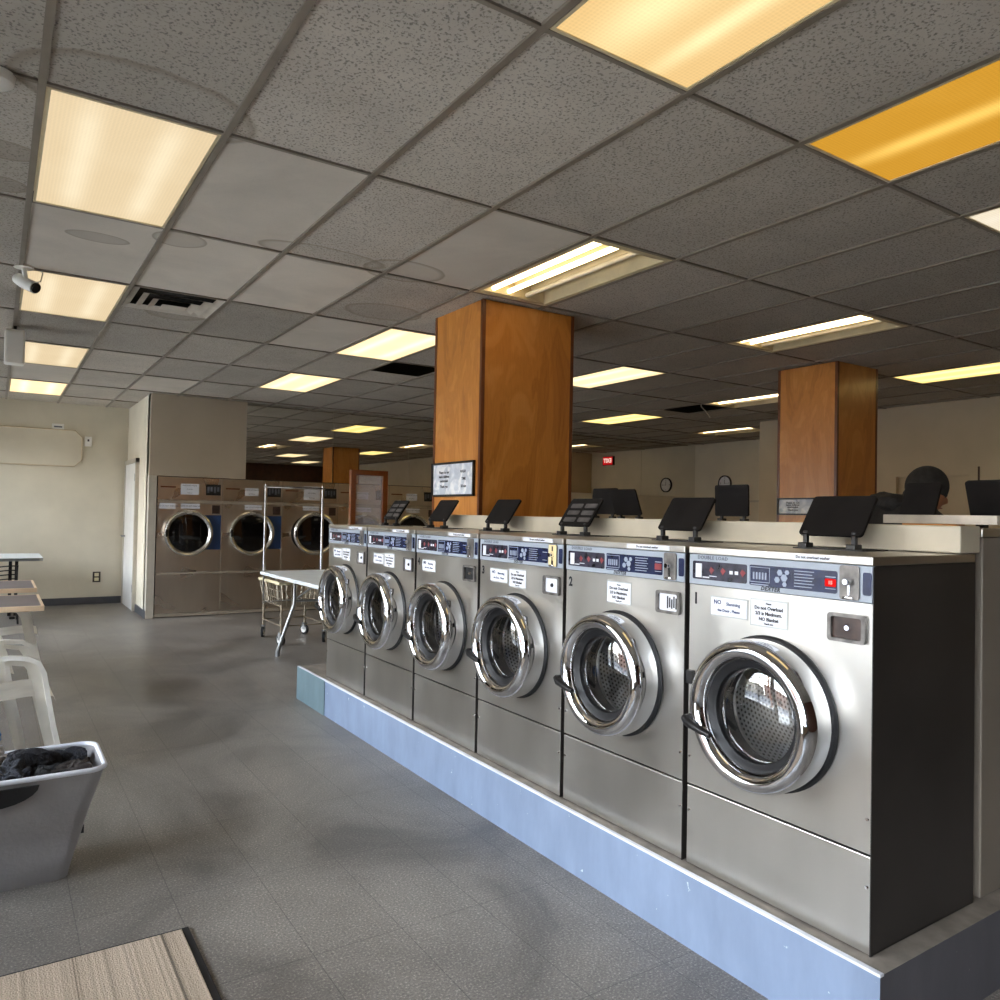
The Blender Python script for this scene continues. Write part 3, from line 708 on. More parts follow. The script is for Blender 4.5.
for k, t in enumerate(WASH):
    lid_panel(t, .10, k in (2, 5), x=.325 if k else .32)
    if k < 4: text('number', WL[k][1], .052, 'ink', t, (-.0012, .296, .889), bold=.0018, sx=.85)
    if k != 1: sticker(t, 'slam', .158+(.02 if k == 3 else 0), .874, .142, .056)
    if k not in (3,): sticker(t, 'load', .006, .872, .128, .076)
    mats = ('bronze', 'paper', 'paper', 'gasket', 'paper', 'paper')
    b = B(); box(b, -.003, -.0006, -.2975, -.2075, .834, .893); cbx = obj('coin_box', b, mats[k], t)
    if k == 1:
        b = B()
        for q in range(5): box(b, -.0042, -.0031, -.25-.01*q, -.244-.01*q, .842+.004*(q % 2), .885-.005*(q % 3))
        obj('pattern', b, 'ink', cbx)
    else:
        b = B(); lathe_x(b, [(-.008, 0), (-.008, .007), (-.003, .009)], 14, -.2525, .864); obj('lock', b, 'chrome' if k in (0, 3) else 'ink', cbx, True)
    if k == 0:
        b = B(); prism(b, rrect(.034, .022, .003), lambda a, c, e: (-.0058-e, -.202+a, .984+c), .0012); rd = obj('red_display', b, 'redled', t)
        text('lettering', '15', .014, 'ledtext', rd, (-.0074, -.202, .984), bold=.0004)
    if k == 1:
        b = B(); prism(b, rrect(.034, .022, .003), lambda a, c, e: (-.0058-e, -.202+a, .984+c), .0012); obj('red_display', b, 'displayred', t)
    if k == 2:
        b = B(); prism(b, rrect(.052, .09, .004), lambda a, c, e: (-.0091-e, -.26+a, .989+c), .0015); yp = obj('yellowed_plate', b, 'yellowed', t)
        b = B(); box(b, -.0118, -.0106, -.264, -.256, 1.008, 1.028); box(b, -.0118, -.0106, -.268, -.252, .984, .992); box(b, -.0118, -.0106, -.266, -.254, .950, .968); obj('plate_mark', b, 'bronze', yp)

# beige ledge capping the back of the washers
b = B(); box(b, 2.425, 2.545, 1.165, 4.32, 1.3035, 1.386, .004)
tag(obj('beige_ledge', b, 'ledge'), 'long beige ledge running along the back of the washers', 'ledge')
# back to back row of taller machines
def rear_proto():
    t = thing('large_washing_machine', 'x', 'washing machine')
    D = .66; h = W/2
    b = B(); box(b, -.004, D, -h, h, 0, 1.115, .004); obj('cabinet', b, 'greyside', t)
    b = B(); box(b, -.008, D+.006, -h, h, 1.116, 1.142, .003); obj('top_panel', b, 'steel_lid', t)
    b = B(); box(b, D, D+.012, -h+.004, h-.004, .004, 1.0, .002); obj('front_panel', b, 'steel', t)
    b = B(); box(b, D, D+.016, -h+.004, h-.004, 1.005, 1.112, .002); obj('control_panel', b, 'ctrl', t)
    b = B(); lathe_x(b, [(D+.012, .25), (D+.05, .25), (D+.09, .235), (D+.10, .215), (D+.08, .19), (D+.05, .18)], 48, 0, .58); dr = obj('door_ring', b, 'chromer', t, True)
    b = B(); lathe_x(b, [(D+.055, .185), (D+.07, .10), (D+.075, 0)], 40, 0, .58); obj('door_glass', b, 'darkglass', dr, True)
    return t
rp = rear_proto(); RW = []
RL = ['nearest tall washer of the back row, its grey side at the right edge', 'second tall washer of the back row, in front of the person', 'third tall washer of the back row, behind washer 3', 'fourth tall washer of the back row, beside the large column']
RY = (1.497, 2.167, 2.838, 3.509)
for k, yy in enumerate(RY):
    t = rp if k == 0 else copy_tree(rp); t['label'] = RL[k]; t['group'] = 'tall washers of the back row'; t.location = (2.58, yy, KZ); RW.append(t)
# soap lids of the back row, raised
def rear_lid(x, y, lean, w, t, sgn=1, hh=.145, grey=False):
    lx, ly = x-t.location.x, y-t.location.y; z = 1.142
    b = B(); th = lean
    fn = lambda a, c, e: (lx+(c+hh/2)*math.sin(th)-e*math.cos(th), ly+a, z+.028+(c+hh/2)*math.cos(th)+e*math.sin(th))
    prism(b, rrect(w, hh, .010), fn, .010); sl = obj('soap_lid', b, 'soap', t)
    for yy in (-w/2+.03, w/2-.03):
        b = B(); box(b, lx-.015, lx+.02, ly+yy-.014, ly+yy+.014, z+.001, z+.018, .003); box(b, lx-.004, lx+.008, ly+yy-.007, ly+yy+.007, z+.012, z+.045, .002); obj('hinge', b, 'black', sl)
rear_lid(2.85, 1.22, -.35, .22, RW[0])
rear_lid(2.85, 1.525, .42, .13, RW[0])
rear_lid(2.85, 2.372, -.03, .19, RW[1])
rear_lid(2.85, 3.06, -.38, .20, RW[2])
rear_lid(2.85, 3.27, .10, .20, RW[3])
t = thing('marble_board', 'pale marble patterned board lying on the tall back row washer', 'board', (2.62, 1.15, KZ+1.142))
b = B(); box(b, .0, .19, .0, .37, .0125, .042, .002); obj('board', b, 'whitemarble' if 'whitemarble' in M else 'ledge', t)
b = B(); box(b, -.002, .05, .12, .30, .0005, .0122); obj('wooden_batten', b, 'wood', t)

# ------------------------------------------------------------------ dryers
DXP = .80; DH = 1.80; DY = YM-.07
def dryer_proto():
    t = thing('dryer', 'x', 'dryer'); h = DXP/2-.006
    b = B(); box(b, -h, h, .015, .095, .03, DH-.002); obj('cabinet', b, 'side', t)
    def rot(bm):   # shapes turned about X become turned about Y, facing -Y
        bmesh.ops.rotate(bm, matrix=Matrix.Rotation(PI/2, 3, 'Z'), verts=bm.verts[:]); return bm
    b = B(); plate_hole(b, 0, -h, h, .575, 1.455, .02, 1.076, .25, 56); rot(b); obj('front_panel', b, 'steel_dryer', t)
    b = B(); box(b, -h, h, 0, .014, .055, .545, .002); obj('lower_panel', b, 'steel_dryer', t)
    b = B(); box(b, -h, h, 0, .014, 1.50, DH-.01, .002); cp = obj('control_panel', b, 'steel_dryer', t)
    for q in ((-.006, .548, .572), (-.006, 1.458, 1.497), (.0, .01, .052)):
        b = B(); box(b, -h, h, q[0], .014, q[1], q[2]); obj('trim_rail', b, 'dryertrim', t)
    b = B(); box(b, h+.0005, h+.0105, -.004, .014, .02, DH-.01); obj('seam_strip', b, 'dryertrim', t)
    b = B(); box(b, .19, .375, -.004, -.0005, 1.57, 1.71); cd = obj('coin_display', b, 'black', cp)
    b = B()
    for k in range(4): box(b, .205+.042*k, .23+.042*k, -.0055, -.004, 1.60+.02*(k % 2), 1.68)
    obj('display_mark', b, 'inkgrey', cd)
    b = B(); box(b, -.36, -.18, -.003, -.0005, 1.655, 1.672); obj('nameplate', b, 'woodtrim', cp)
    b = B(); box(b, .27, .37, -.006, -.0005, 1.33, 1.44, .002); obj('coin_slot', b, 'bronze', t)
    b = B(); lathe_x(b, [(0, .262), (-.02, .268), (-.03, .285), (-.05, .298), (-.075, .295), (-.085, .275), (-.075, .25), (-.055, .238)], 64, .02, 1.076); rot(b); dr = obj('door_ring', b, 'dryerring', t, True)
    b = B(); lathe_x(b, [(-.06, .24), (-.07, .15), (-.075, 0)], 48, .02, 1.076); rot(b); obj('door_glass', b, 'darkglass', dr, True)
    b = B(); box(b, -.30, -.275, -.09, -.02, 1.03, 1.12, .004); obj('door_handle', b, 'black', dr)
    return t
dp = dryer_proto(); DR = []
DLAB = ['first dryer against the bulkhead trim at the left end of the dryer wall', 'second dryer from the bulkhead, left of the cart rail', 'third dryer from the bulkhead, its ring door ajar behind the cart', 'fourth dryer from the bulkhead, partly behind the wooden framed screen', 'fifth dryer from the bulkhead, seen through the framed screen and beside the large column', 'dryer just left of the large wooden column', 'dryer directly behind the large column']
for k in range(7):
    t = dp if k == 0 else copy_tree(dp)
    t['label'] = DLAB[k]; t['group'] = 'stainless dryers along the mirror wall'; t.location = (1.715+DXP*(k+.5), DY, 0); DR.append(t)
for k, t in enumerate(DR):
    h = DXP/2
    if k in (0, 1):
        b = B(); box(b, .15, .388, -.004, -.0008, .86, 1.31); obj('blue_panel', b, 'blue', t)
    def lab(x0, x1, z0, z1, lines=2):
        b = B(); box(b, x0, x1, -.003, -.0008, z0, z1); st = obj('notice', b, 'paper', t)
        for q in range(lines):
            text('lettering', ('PLEASE DO NOT OVERLOAD', 'NO DYEING', 'Thank you')[q % 3], (z1-z0)/lines*.42, 'inkgrey', st, ((x0+x1)/2, -.0034, z1-(q+.5)*(z1-z0)/lines), rot=(PI/2, 0, 0), sx=.7)
    if k == 0: lab(-.12, .10, 1.57, 1.71, 3); lab(-.37, -.18, 1.385, 1.465-.01, 1)
    elif k == 2: lab(-.10, .13, 1.54, 1.735, 3)
    else: lab(-.11, .07, 1.575, 1.68, 2)
    lab(-.11, .12, 1.39, 1.455, 1)
# open door of the third dryer: swing ring
for ch in DR[2].children:
    if ch.name.startswith('door_ring'):
        ch.rotation_euler = (0, 0, -.16); ch.location = (.06, -.085, 0)

# wooden framed acrylic screen
t = thing('framed_screen', 'wooden framed clear screen standing past the far end of the washers', 'screen', (2.46, 5.62, KZ if False else 0))
b = B(); box(b, -.155, -.115, -.02, .02, 0, 1.72); obj('frame_post', b, 'woodtrim', t)
b = B(); box(b, .115, .155, -.02, .02, 0, 1.72); obj('frame_post', b, 'woodtrim', t)
b = B(); box(b, -.115, .115, -.02, .02, 1.68, 1.72); box(b, -.115, .115, -.02, .02, .05, .09); obj('frame_rail', b, 'woodtrim', t)
b = B(); box(b, -.115, .115, -.003, .003, .09, 1.68); obj('clear_sheet', b, 'acrylic', t)

# ------------------------------------------------------------------ furniture, carts
t = thing('folding_table', 'white folding table standing behind the wire laundry cart', 'table', (2.35, 6.4, 0))
b = B(); box(b, 0, .76, -.70, 1.72, .715, .75, .006); obj('tabletop', b, 'tabletop', t)
for yy in (-.5, .87):
    for xx, sg in ((.09, -1), (.67, 1)):
        b = B(); tube(b, [(xx, yy, .715), (xx, yy, .50), (xx+sg*.012, yy, .46), (xx+sg*.125, yy+.03, .10), (xx+sg*.14, yy+.035, .04), (xx+sg*.14, yy+.035, .0)], [.016, .016, .017, .018, .024, .022], 10); obj('leg', b, 'grey_metal', t, True)
    b = B(); tube(b, [(.09, yy, .52), (.67, yy, .52)], .012); obj('crossbar', b, 'grey_metal', t, True)
b = B(); tube(b, [(.12, .87, .55), (.12, .45, .70)], .010); obj('brace', b, 'grey_metal', t, True)
t = thing('laundry_cart', 'wire laundry cart on casters with a hanging rail, in front of the dryers', 'cart', (2.73, 8.15, 0))
hw, hd = .27, .36
b = B(); ru = [(-hw, -hd, .64), (hw, -hd, .64), (hw, hd, .64), (-hw, hd, .64)]; lo_ = [(-hw*.86, -hd*.86, .40), (hw*.86, -hd*.86, .40), (hw*.86, hd*.86, .40), (-hw*.86, hd*.86, .40)]
tube(b, lo_, .008, 8, True)
for s in range(4):
    for k in range(9):
        f = k/9; A = Vector(ru[s]).lerp(Vector(ru[(s+1) % 4]), f); C = Vector(lo_[s]).lerp(Vector(lo_[(s+1) % 4]), f); tube(b, [A, C], .006, 5)
for k in range(1, 3):
    f = k/3; tube(b, [Vector(ru[q]).lerp(Vector(lo_[q]), f) for q in range(4)], .004, 5, True)
for k in range(1, 8):
    f = k/8; tube(b, [Vector(lo_[0]).lerp(Vector(lo_[3]), f), Vector(lo_[1]).lerp(Vector(lo_[2]), f)], .004, 5)
obj('wire_basket', b, 'wire', t)
b = B(); tube(b, ru, .017, 8, True); obj('bumper_rim', b, 'cream', t, True)
for sx in (-1, 1):
    for sy in (-1, 1):
        X, Y = sx*hw*.86, sy*hd*.86
        b = B(); tube(b, [(X, Y, .42), (X, Y, .13)], .012); obj('leg', b, 'wire', t, True)
        b = B(); lathe_x(b, [(-.014, 0), (-.014, .045), (-.012, .055), (.012, .055), (.014, .045), (.014, 0)], 24); w_ = obj('caster', b, 'rubber', t, True, (X, Y+.01, .056), (0, 0, .5*sx*sy))
        b = B(); lathe_x(b, [(-.016, 0), (-.016, .036), (.016, .036), (.016, 0)], 20); obj('hub', b, 'white', w_, True)
        b = B(); box(b, -.022, -.018, -.02, .02, .0, .075); box(b, .018, .022, -.02, .02, .0, .075); box(b, -.022, .022, -.02, .02, .062, .078); obj('fork', b, 'grey_metal', w_)
b = B(); tube(b, [(-hw*.86, -hd*.86, .2), (hw*.86, -hd*.86, .2), (hw*.86, hd*.86, .2), (-hw*.86, hd*.86, .2)], .010, 8, True); obj('lower_frame', b, 'wire', t, True)
b = B()
for sx in (-1, 1): tube(b, [(sx*.315, .05, .40), (sx*.315, .05, 1.665)], .013)
tube(b, [(-.315, .05, .42), (.315, .05, .42)], .01)
obj('rail_post', b, 'chrome', t, True)
b = B(); tube(b, [(-.34, .05, 1.64), (.34, .05, 1.64)], .012); obj('hanging_bar', b, 'chrome', t, True)

# far white table and black folding chair by the back wall
t = thing('white_table', 'white topped table by the back wall at the left edge', 'table', (-.20, 11.55, 0))
b = B(); prism(b, rrect(1.45, 1.1, .08), lambda a, c, e: (a, c, .715+e), .035); obj('tabletop', b, 'tabletop', t)
b = B(); prism(b, rrect(1.456, 1.106, .083), lambda a, c, e: (a, c, .712+e), .034); obj('edge_band', b, 'grey_metal', t)
for sx in (-.42, .42):
    b = B(); box(b, sx-.05, sx-.015, -.35, -.28, .03, .712); box(b, sx+.015, sx+.05, -.35, -.28, .03, .712); obj('leg', b, 'black', t)
    b = B(); box(b, sx-.03, sx+.03, -.45, .45, 0, .03, .008); obj('foot', b, 'black', t)
t = thing('wire_chair', 'black metal chair tucked under the white table by the back wall', 'chair', (.05, 10.85, 0))
b = B(); box(b, -.2, .2, -.2, .2, .43, .455, .01); obj('seat', b, 'black', t)
for sx in (-.19, .19):
    for sy in (-.19, .19):
        b = B(); tube(b, [(sx, sy, .44), (sx*1.15, sy*1.15, 0)], .011); obj('leg', b, 'black', t, True)
b = B()
for zz in (.52, .57, .62, .67): tube(b, [(.2*math.cos(a)*1.0, -.2-.03*math.sin((a)), zz+.012*math.sin(2*a)) for a in [PI*k/10 for k in range(11)]], .008, 6)
tube(b, [(.19, -.19, .45), (.2, -.21, .69)], .01); tube(b, [(-.19, -.19, .45), (-.2, -.21, .69)], .01)
obj('backrest', b, 'black', t, True)
# dark topped tables
def cafe_table(y, xr, label, d=.78, L=1.1):
    t = thing('dark_topped_table', label, 'table', (xr-L/2, y, 0), group='dark topped tables along the windows')
    b = B(); box(b, -L/2+.02, L/2-.02, -d/2+.02, d/2-.02, .700, .7255); obj('tabletop', b, 'dark_top', t)
    b = B()
    for q in ((-L/2, L/2, -d/2, -d/2+.02), (-L/2, L/2, d/2-.02, d/2), (-L/2, -L/2+.02, -d/2+.02, d/2-.02), (L/2-.02, L/2, -d/2+.02, d/2-.02)): box(b, *q, .690, .726, .003)
    obj('wood_edge', b, 'lightwood', t)
    b = B(); tube(b, [(-.1, 0, .02), (-.1, 0, .70)], .035, 14); obj('pedestal', b, 'black', t, True)
    b = B(); box(b, -.13-.25, -.07+.25, -.03, .03, 0, .03, .008); box(b, -.13, -.07, -.28, .28, 0, .03, .008); obj('foot', b, 'black', t)
cafe_table(6.36, .30, 'nearer of the two dark topped tables with wood edges at the left')
cafe_table(7.66, .31, 'farther of the two dark topped tables, in front of the white table')

# white plastic armchairs
def armchair(x, y, rz, label):
    t = thing('plastic_armchair', label, 'chair', (x, y, 0), (0, 0, rz), 'white plastic armchairs')
    # faces +X; front edge near x = 0
    b = B()
    prof = [(-.50, .40), (-.44, .405), (-.30, .412), (-.12, .428), (-.03, .436), (.0, .425), (.008, .40)]
    cols = 7; g = []
    for px, pz in prof: g.append([b.verts.new((px, -.225+.45*k/(cols-1), pz+.014*abs(k-3)/3*(1 if px < -.05 else .3))) for k in range(cols)])
    for A, C in zip(g, g[1:]):
        for k in range(cols-1): b.faces.new((A[k], A[k+1], C[k+1], C[k]))
    bmesh.ops.solidify(b, geom=b.faces[:], thickness=-.016)
    obj('seat', b, 'whitepl', t, True)
    b = B(); g = []
    for k in range(9):
        yy = -.235+.47*k/8; cv = .035*(1-(abs(k-4)/4)**2)
        g.append([(-.48-cv-.12*f, yy*(1-.12*f), .40+.44*f+(0 if f < 1 else -.05*(abs(k-4)/4)**2)) for f in (0, .5, 1)])
    for k in range(9):
        if k % 2 == 0 or k in (0, 8):
            A = g[k]; w2 = .024
            for q in range(2):
                vs = [b.verts.new((A[q][0], A[q][1]-w2, A[q][2])), b.verts.new((A[q][0], A[q][1]+w2, A[q][2])), b.verts.new((A[q+1][0], A[q+1][1]+w2, A[q+1][2])), b.verts.new((A[q+1][0], A[q+1][1]-w2, A[q+1][2]))]
                b.faces.new(vs)
    for f0 in (.86, 1.0):
        pass
    top = [b.verts.new((p_[2][0], p_[2][1], p_[2][2])) for p_ in g]; lowr = [b.verts.new((p_[2][0]+.022, p_[2][1], p_[2][2]-.09)) for p_ in g]
    for k in range(8): b.faces.new((top[k], top[k+1], lowr[k+1], lowr[k]))
    bmesh.ops.solidify(b, geom=b.faces[:], thickness=.012)
    obj('backrest', b, 'whitepl', t)
    for s in (-1, 1):
        # front leg and armrest sweep in one L-shaped moulding
        b = B(); path = [(.055, .285, 0), (.035, .28, .12), (-.005, .272, .30), (-.03, .268, .44), (-.05, .268, .56), (-.075, .27, .615), (-.12, .272, .640), (-.20, .272, .648), (-.36, .262, .642), (-.52, .235, .64)]
        wid = [.024, .027, .031, .034, .036, .038, .034, .03, .028, .024]; rings = []
        for q, (p_, w_) in enumerate(zip(path, wid)):
            a = Vector(path[max(0, q-1)]); c = Vector(path[min(len(path)-1, q+1)]); d = (c-a).normalized(); side = Vector((0, 1, 0)); nrm = d.cross(side).normalized()
            th = .011
            rings.append([b.verts.new((Vector(p_)+nrm*u*th+side*v*w_*(1 if q < 5 else 1.0)).to_tuple()) for u, v in ((-1, -.5), (-1, .5), (1, .5), (1, -.5))])
        # widen the legs along X so the moulding reads as a broad plastic post
        for R_, w_, q in zip(rings, wid, range(99)):
            if q < 6:
                for v in R_: pass
        for A, C in zip(rings, rings[1:]):
            for k in range(4): b.faces.new((A[k], A[(k+1) % 4], C[(k+1) % 4], C[k]))
        b.faces.new(rings[0]); b.faces.new(rings[-1])
        flange = [(.055, .285, 0), (-.005, .272, .30), (-.05, .268, .56), (-.10, .27, .62), (-.20, .272, .635)]
        fw = [.042, .052, .060, .035, .02]; A_ = []
        for p_, w_ in zip(flange, fw): A_.append((b.verts.new((p_[0]-.004, p_[1]-.012, p_[2])), b.verts.new((p_[0]-w_, p_[1]-.008, p_[2]-(.02 if p_[2] > .6 else 0)))))
        nf = [b.faces.new((P[0], P[1], Q[1], Q[0])) for P, Q in zip(A_, A_[1:])]
        r_ = bmesh.ops.solidify(b, geom=nf, thickness=.010)
        for v in b.verts: v.co.y *= s
        obj('arm_and_front_leg', b, 'whitepl', t, True)
        b = B(); tube(b, [(-.60, .26*s, 0), (-.54, .245*s, .2), (-.49, .225*s, .42)], [.020, .022, .026], 8); obj('rear_leg', b, 'whitepl', t, True)
    return t
armchair(.275, 4.72, .02, 'nearest white plastic armchair, just behind the laundry hamper')
armchair(.115, 5.42, .03, 'white plastic armchair set back behind the nearest one, mostly cut off')
armchair(.30, 6.95, -.02, 'white plastic armchair between the dark topped tables')
# blue bag
t = thing('blue_bag', 'blue plastic bag on the floor under the nearest armchair, at the left edge', 'bag', (-.16, 5.02, 0))
b = B(); bmesh.ops.create_icosphere(b, subdivisions=3, radius=1)
rr = random.Random(5)
for v in b.verts:
    k = 1+.08*math.sin(9*v.co.x+4*v.co.z)+.06*math.sin(13*v.co.y); v.co = Vector((v.co.x*.215*k, v.co.y*.16*k, max(0, .15+v.co.z*.16*k)))
obj('bag_body', b, 'bluebag', t, True)
b = B(); tube(b, [(-.05, 0, .29), (-.03, 0, .36), (.03, 0, .36), (.05, 0, .29)], .012); obj('handle', b, 'bluebag', t, True)

# laundry hamper with clothes
t = thing('laundry_hamper', 'white rectangular laundry hamper full of dark clothes, front left', 'hamper', (.035, 3.44, 0), (0, 0, 0))
b = B(); rings = []; levels = [(0, .47, .27, .04), (.012, .475, .275, .045), (.2, .57, .325, .05), (.36, .665, .37, .055), (.405, .69, .385, .06)]
for z, w_, d_, r_ in levels: rings.append([b.verts.new((q[0]+.0, q[1]-(.0), z)) for q in rrect(w_, d_, r_, 6)])
for A, C in zip(rings, rings[1:]):
    for k in range(len(A)): b.faces.new((A[k], A[(k+1) % len(A)], C[(k+1) % len(A)], C[k]))
b.faces.new(rings[0])
sub = b.faces[:]
bmesh.ops.subdivide_edges(b, edges=[e for e in b.edges if abs(e.verts[0].co.z-e.verts[1].co.z) > .03], cuts=4, use_grid_fill=True)
for v in b.verts:
    if .02 < v.co.z < .39:
        n_ = math.sin(v.co.x*17+v.co.z*23)*.004+math.sin(v.co.x*41-v.co.z*31+v.co.y*20)*.0025; v.co.y += n_; v.co.x += n_*.6
bmesh.ops.solidify(b, geom=b.faces[:], thickness=.006)
obj('fabric_body', b, 'hamper', t, True)
b = B(); tube(b, [(q[0], q[1], .405+.002) for q in rrect(.692, .386, .06, 6)], .0095, 10, True); obj('rim', b, 'hamperrim', t, True)
b = B(); pts = [(.165*math.cos(PI+PI*k/12), .046*math.sin(PI+PI*k/12)*1.2) for k in range(13)]
fr = lambda a, c, e: (a+.02, -.1935+(.0-c)*.075*-1-.0+0.0-e, .372+c)
prism(b, [(p_[0]*.9, p_[1]) for p_ in pts], lambda a, c, e: (a-.02, -.1985-c*.16-e, .386+c*1.25), .008); obj('handle_cutout', b, 'rubber', t)
b = B(); box(b, .331, .336, -.03, .03, .33, .37, .001); obj('side_handle', b, 'rubber', t)
b = B(); box(b, .262, .285, -.10, -.094, .145, .175); obj('care_tag', b, 'ink', t)
cl_col = [lin(28, 28, 31), lin(40, 38, 38), lin(34, 36, 46), lin(24, 24, 24), lin(58, 50, 46), lin(212, 212, 214), lin(38, 36, 36), lin(52, 54, 60), lin(30, 29, 34), lin(120, 112, 104), lin(26, 27, 36)]
spots = [(-.24, -.07), (-.11, -.10), (.02, -.09), (.14, -.08), (.24, -.06), (-.07, .08), (-.2, .09), (.05, .04), (.13, .07), (-.03, .00), (.23, .08)]
CLN = ['black crumpled garment near the front left of the hamper', 'charcoal garment with a pale hem at the front of the hamper', 'navy garment folded over in the middle of the hamper', 'black garment at the front right of the hamper', 'brownish dark garment in the hamper right corner', 'white cloth showing near the back of the hamper', 'charcoal garment at the back left of the hamper', 'slate grey garment in the hamper middle, slightly raised', 'black folded sleeve peaking at the back right of the hamper', 'taupe cloth tucked in the middle of the hamper', 'dark navy garment in the back right corner of the hamper']
for k, ((sx, sy), c) in enumerate(zip(spots, cl_col)):
    rk = random.Random(40+k); b = B(); bmesh.ops.create_icosphere(b, subdivisions=5, radius=1)
    p1, p2, p3 = [rk.uniform(0, 6) for _ in range(3)]
    for v in b.verts:
        q = v.co.copy(); fold = abs(math.sin(4.2*q.x+p1+1.3*math.sin(3*q.y+p2)))*.5+abs(math.sin(6.5*q.y+p3+1.5*q.x))*.35
        f = 1+.22*math.sin(3*q.x+p1+2*math.sin(2*q.y+p2))+.12*math.sin(5*q.y+p3)
        v.co = Vector((q.x*.105*f, q.y*.085*f, q.z*.034+.035*(fold-.4)*(1 if q.z > -.2 else .2)))
    tm = NT('crumpled_cloth'); pp = tm.pos(True)
    wr = tm.noise(tm.mapping(pp, (1, 1.7, 1), (k, k*2, 0)), 26, 3, .55, 1.6)
    mt = tm.bsdf(tm.ramp(tm.noise(pp, 60, 2), (.3, tuple(x*.7 for x in c[:3])+(1,)), (.7, tuple(min(1, x*1.35) for x in c[:3])+(1,))), .9, 0, bump=wr, bdist=.035, bstr=1)
    bmesh.ops.rotate(b, matrix=Euler((rk.uniform(-.4, .4), rk.uniform(-.4, .4), rk.uniform(0, 3))).to_matrix(), verts=b.verts[:])
    gz = .366+(.045 if k == 5 else .03 if k in (8, 7, 9) else 0)
    for v in b.verts:
        v.co.x = min(.305, max(-.305, v.co.x+sx))-sx; v.co.y = min(.160, max(-.160, v.co.y+sy))-sy
    o = obj('garment', b, mt, None, 2, (.035+sx, 3.44+sy, gz))
    tag(o, CLN[k], 'clothes', 'clothes piled in the laundry hamper')
# entrance mat
t = thing('door_mat', 'striped beige and brown mat with a black edge, bottom left corner', 'mat', (-.28, 1.80, 0))
b = B(); box(b, -.832, .832, -.89, .89, .0006, .014, .004); obj('striped_pile', b, 'mat', t)
b = B()
for q in ((-.855, -.832, -.915, .905), (.832, .855, -.915, .905), (-.832, .832, -.915, -.89), (-.832, .832, .89, .905)): box(b, *q, .0005, .009, .003)
obj('rubber_edge', b, 'rubber', t)

# ------------------------------------------------------------------ wall details
b = B(); ch = .09; w0, w1, z0, z1 = -1.0, 1.02, 1.955, 2.46
prism(b, [(w0, z0), (w1-ch, z0), (w1, z0+ch), (w1, z1-ch), (w1-ch, z1), (w0, z1)], lambda a, c, e: (a, YB-.001-e, c), .018)
t = obj('wall_panel', b, 'wall'); tag(t, 'wide painted board with cut corners on the back wall', 'board')
b = B(); P_ = [(w0, z0), (w1-ch, z0), (w1, z0+ch), (w1, z1-ch), (w1-ch, z1), (w0, z1)]
tube(b, [(a, YB-.019, c) for a, c in P_], .010, 6, True); obj('moulding', b, 'brownedge' if 'brownedge' in M else 'wall_side', t)
t = thing('emergency_sign', 'small white card on the back wall above the painted board', 'sign', (.72, YB, 2.50))
b = B(); box(b, -.075, .075, -.02, -.001, -.045, .045, .003); obj('plate', b, 'whitepl', t)
b = B(); box(b, -.05, .05, -.022, -.0195, -.008, .012); obj('printed_line', b, 'inkgrey', t)
t = thing('thermostat', 'small white wall box right of the painted board', 'thermostat', (1.10, YB, 2.32))
b = B(); box(b, -.045, .045, -.03, -.001, -.07, .07, .004); obj('cover', b, 'whitepl', t)
b = B(); box(b, -.012, .012, -.033, -.0295, .0, .03); obj('sensor', b, 'bronze', t)
t = thing('wall_outlet', 'dark electrical outlet low on the back wall', 'outlet', (1.255, YB, .385))
b = B(); box(b, -.05, .05, -.010, -.001, -.075, .075, .003); obj('cover_plate', b, 'bronze', t)
for zz in (-.033, .033):
    b = B(); box(b, -.028, .028, -.014, -.0095, zz-.024, zz+.024, .004); obj('socket', b, 'cream', t)
t = thing('wall_clock', 'round wall clock on the far right alcove wall, behind a raised soap lid', 'clock', (XR2, 9.79, 2.06))
b = B(); lathe_x(b, [(-.001, 0), (-.001, .15), (-.04, .15), (-.045, .14), (-.03, .128)], 40); obj('rim', b, 'charcoal', t, True)
b = B(); lathe_x(b, [(-.028, .13), (-.028, 0)], 40); f_ = obj('dial', b, 'paper', t)
for s, a in (('12', 0), ('3', 1), ('6', 2), ('9', 3)): text('numeral', s, .04, 'ink', f_, (-.0285, -.1*math.sin(a*PI/2), .1*math.cos(a*PI/2)))
b = B(); box(b, -.033, -.031, -.004, .004, -.01, .07); box(b, -.033, -.031, -.09, .01, -.003, .003); obj('hand', b, 'ink', t)
t = thing('exit_sign', 'red lit exit sign high on the alcove wall, seen reflected in the mirror', 'sign', (XR2, 8.02, 2.64))
b = B(); box(b, -.06, -.001, -.17, .17, -.1, .1, .004); bd = obj('housing', b, 'black', t)
b = B(); box(b, -.064, -.0605, -.16, .16, -.09, .09); obj('face', b, 'exitred', bd)
text('lettering', 'EXIT', .13, 'exitwhite', bd, (-.066, 0, 0), bold=.004)

# ------------------------------------------------------------------ person
def skin_mesh(name, verts, edges, rad, mat, parent, sub=2, root=0):
    me = bpy.data.meshes.new(name); me.from_pydata(verts, edges, []); o = bpy.data.objects.new(name, me); COL.objects.link(o)
    m = o.modifiers.new('s', 'SKIN'); m.use_smooth_shade = True
    for v, r in zip(me.skin_vertices[0].data, rad):
        v.radius = r if isinstance(r, tuple) else (r, r)
    me.skin_vertices[0].data[root].use_root = True
    s = o.modifiers.new('u', 'SUBSURF'); s.levels = s.render_levels = sub
    dg = bpy.context.evaluated_depsgraph_get(); nm = bpy.data.meshes.new_from_object(o.evaluated_get(dg))
    bpy.data.objects.remove(o); nm.materials.clear(); nm.materials.append(M[mat])
    for f in nm.polygons: f.use_smooth = True
    r = bpy.data.objects.new(name, nm); link(r, parent); return r
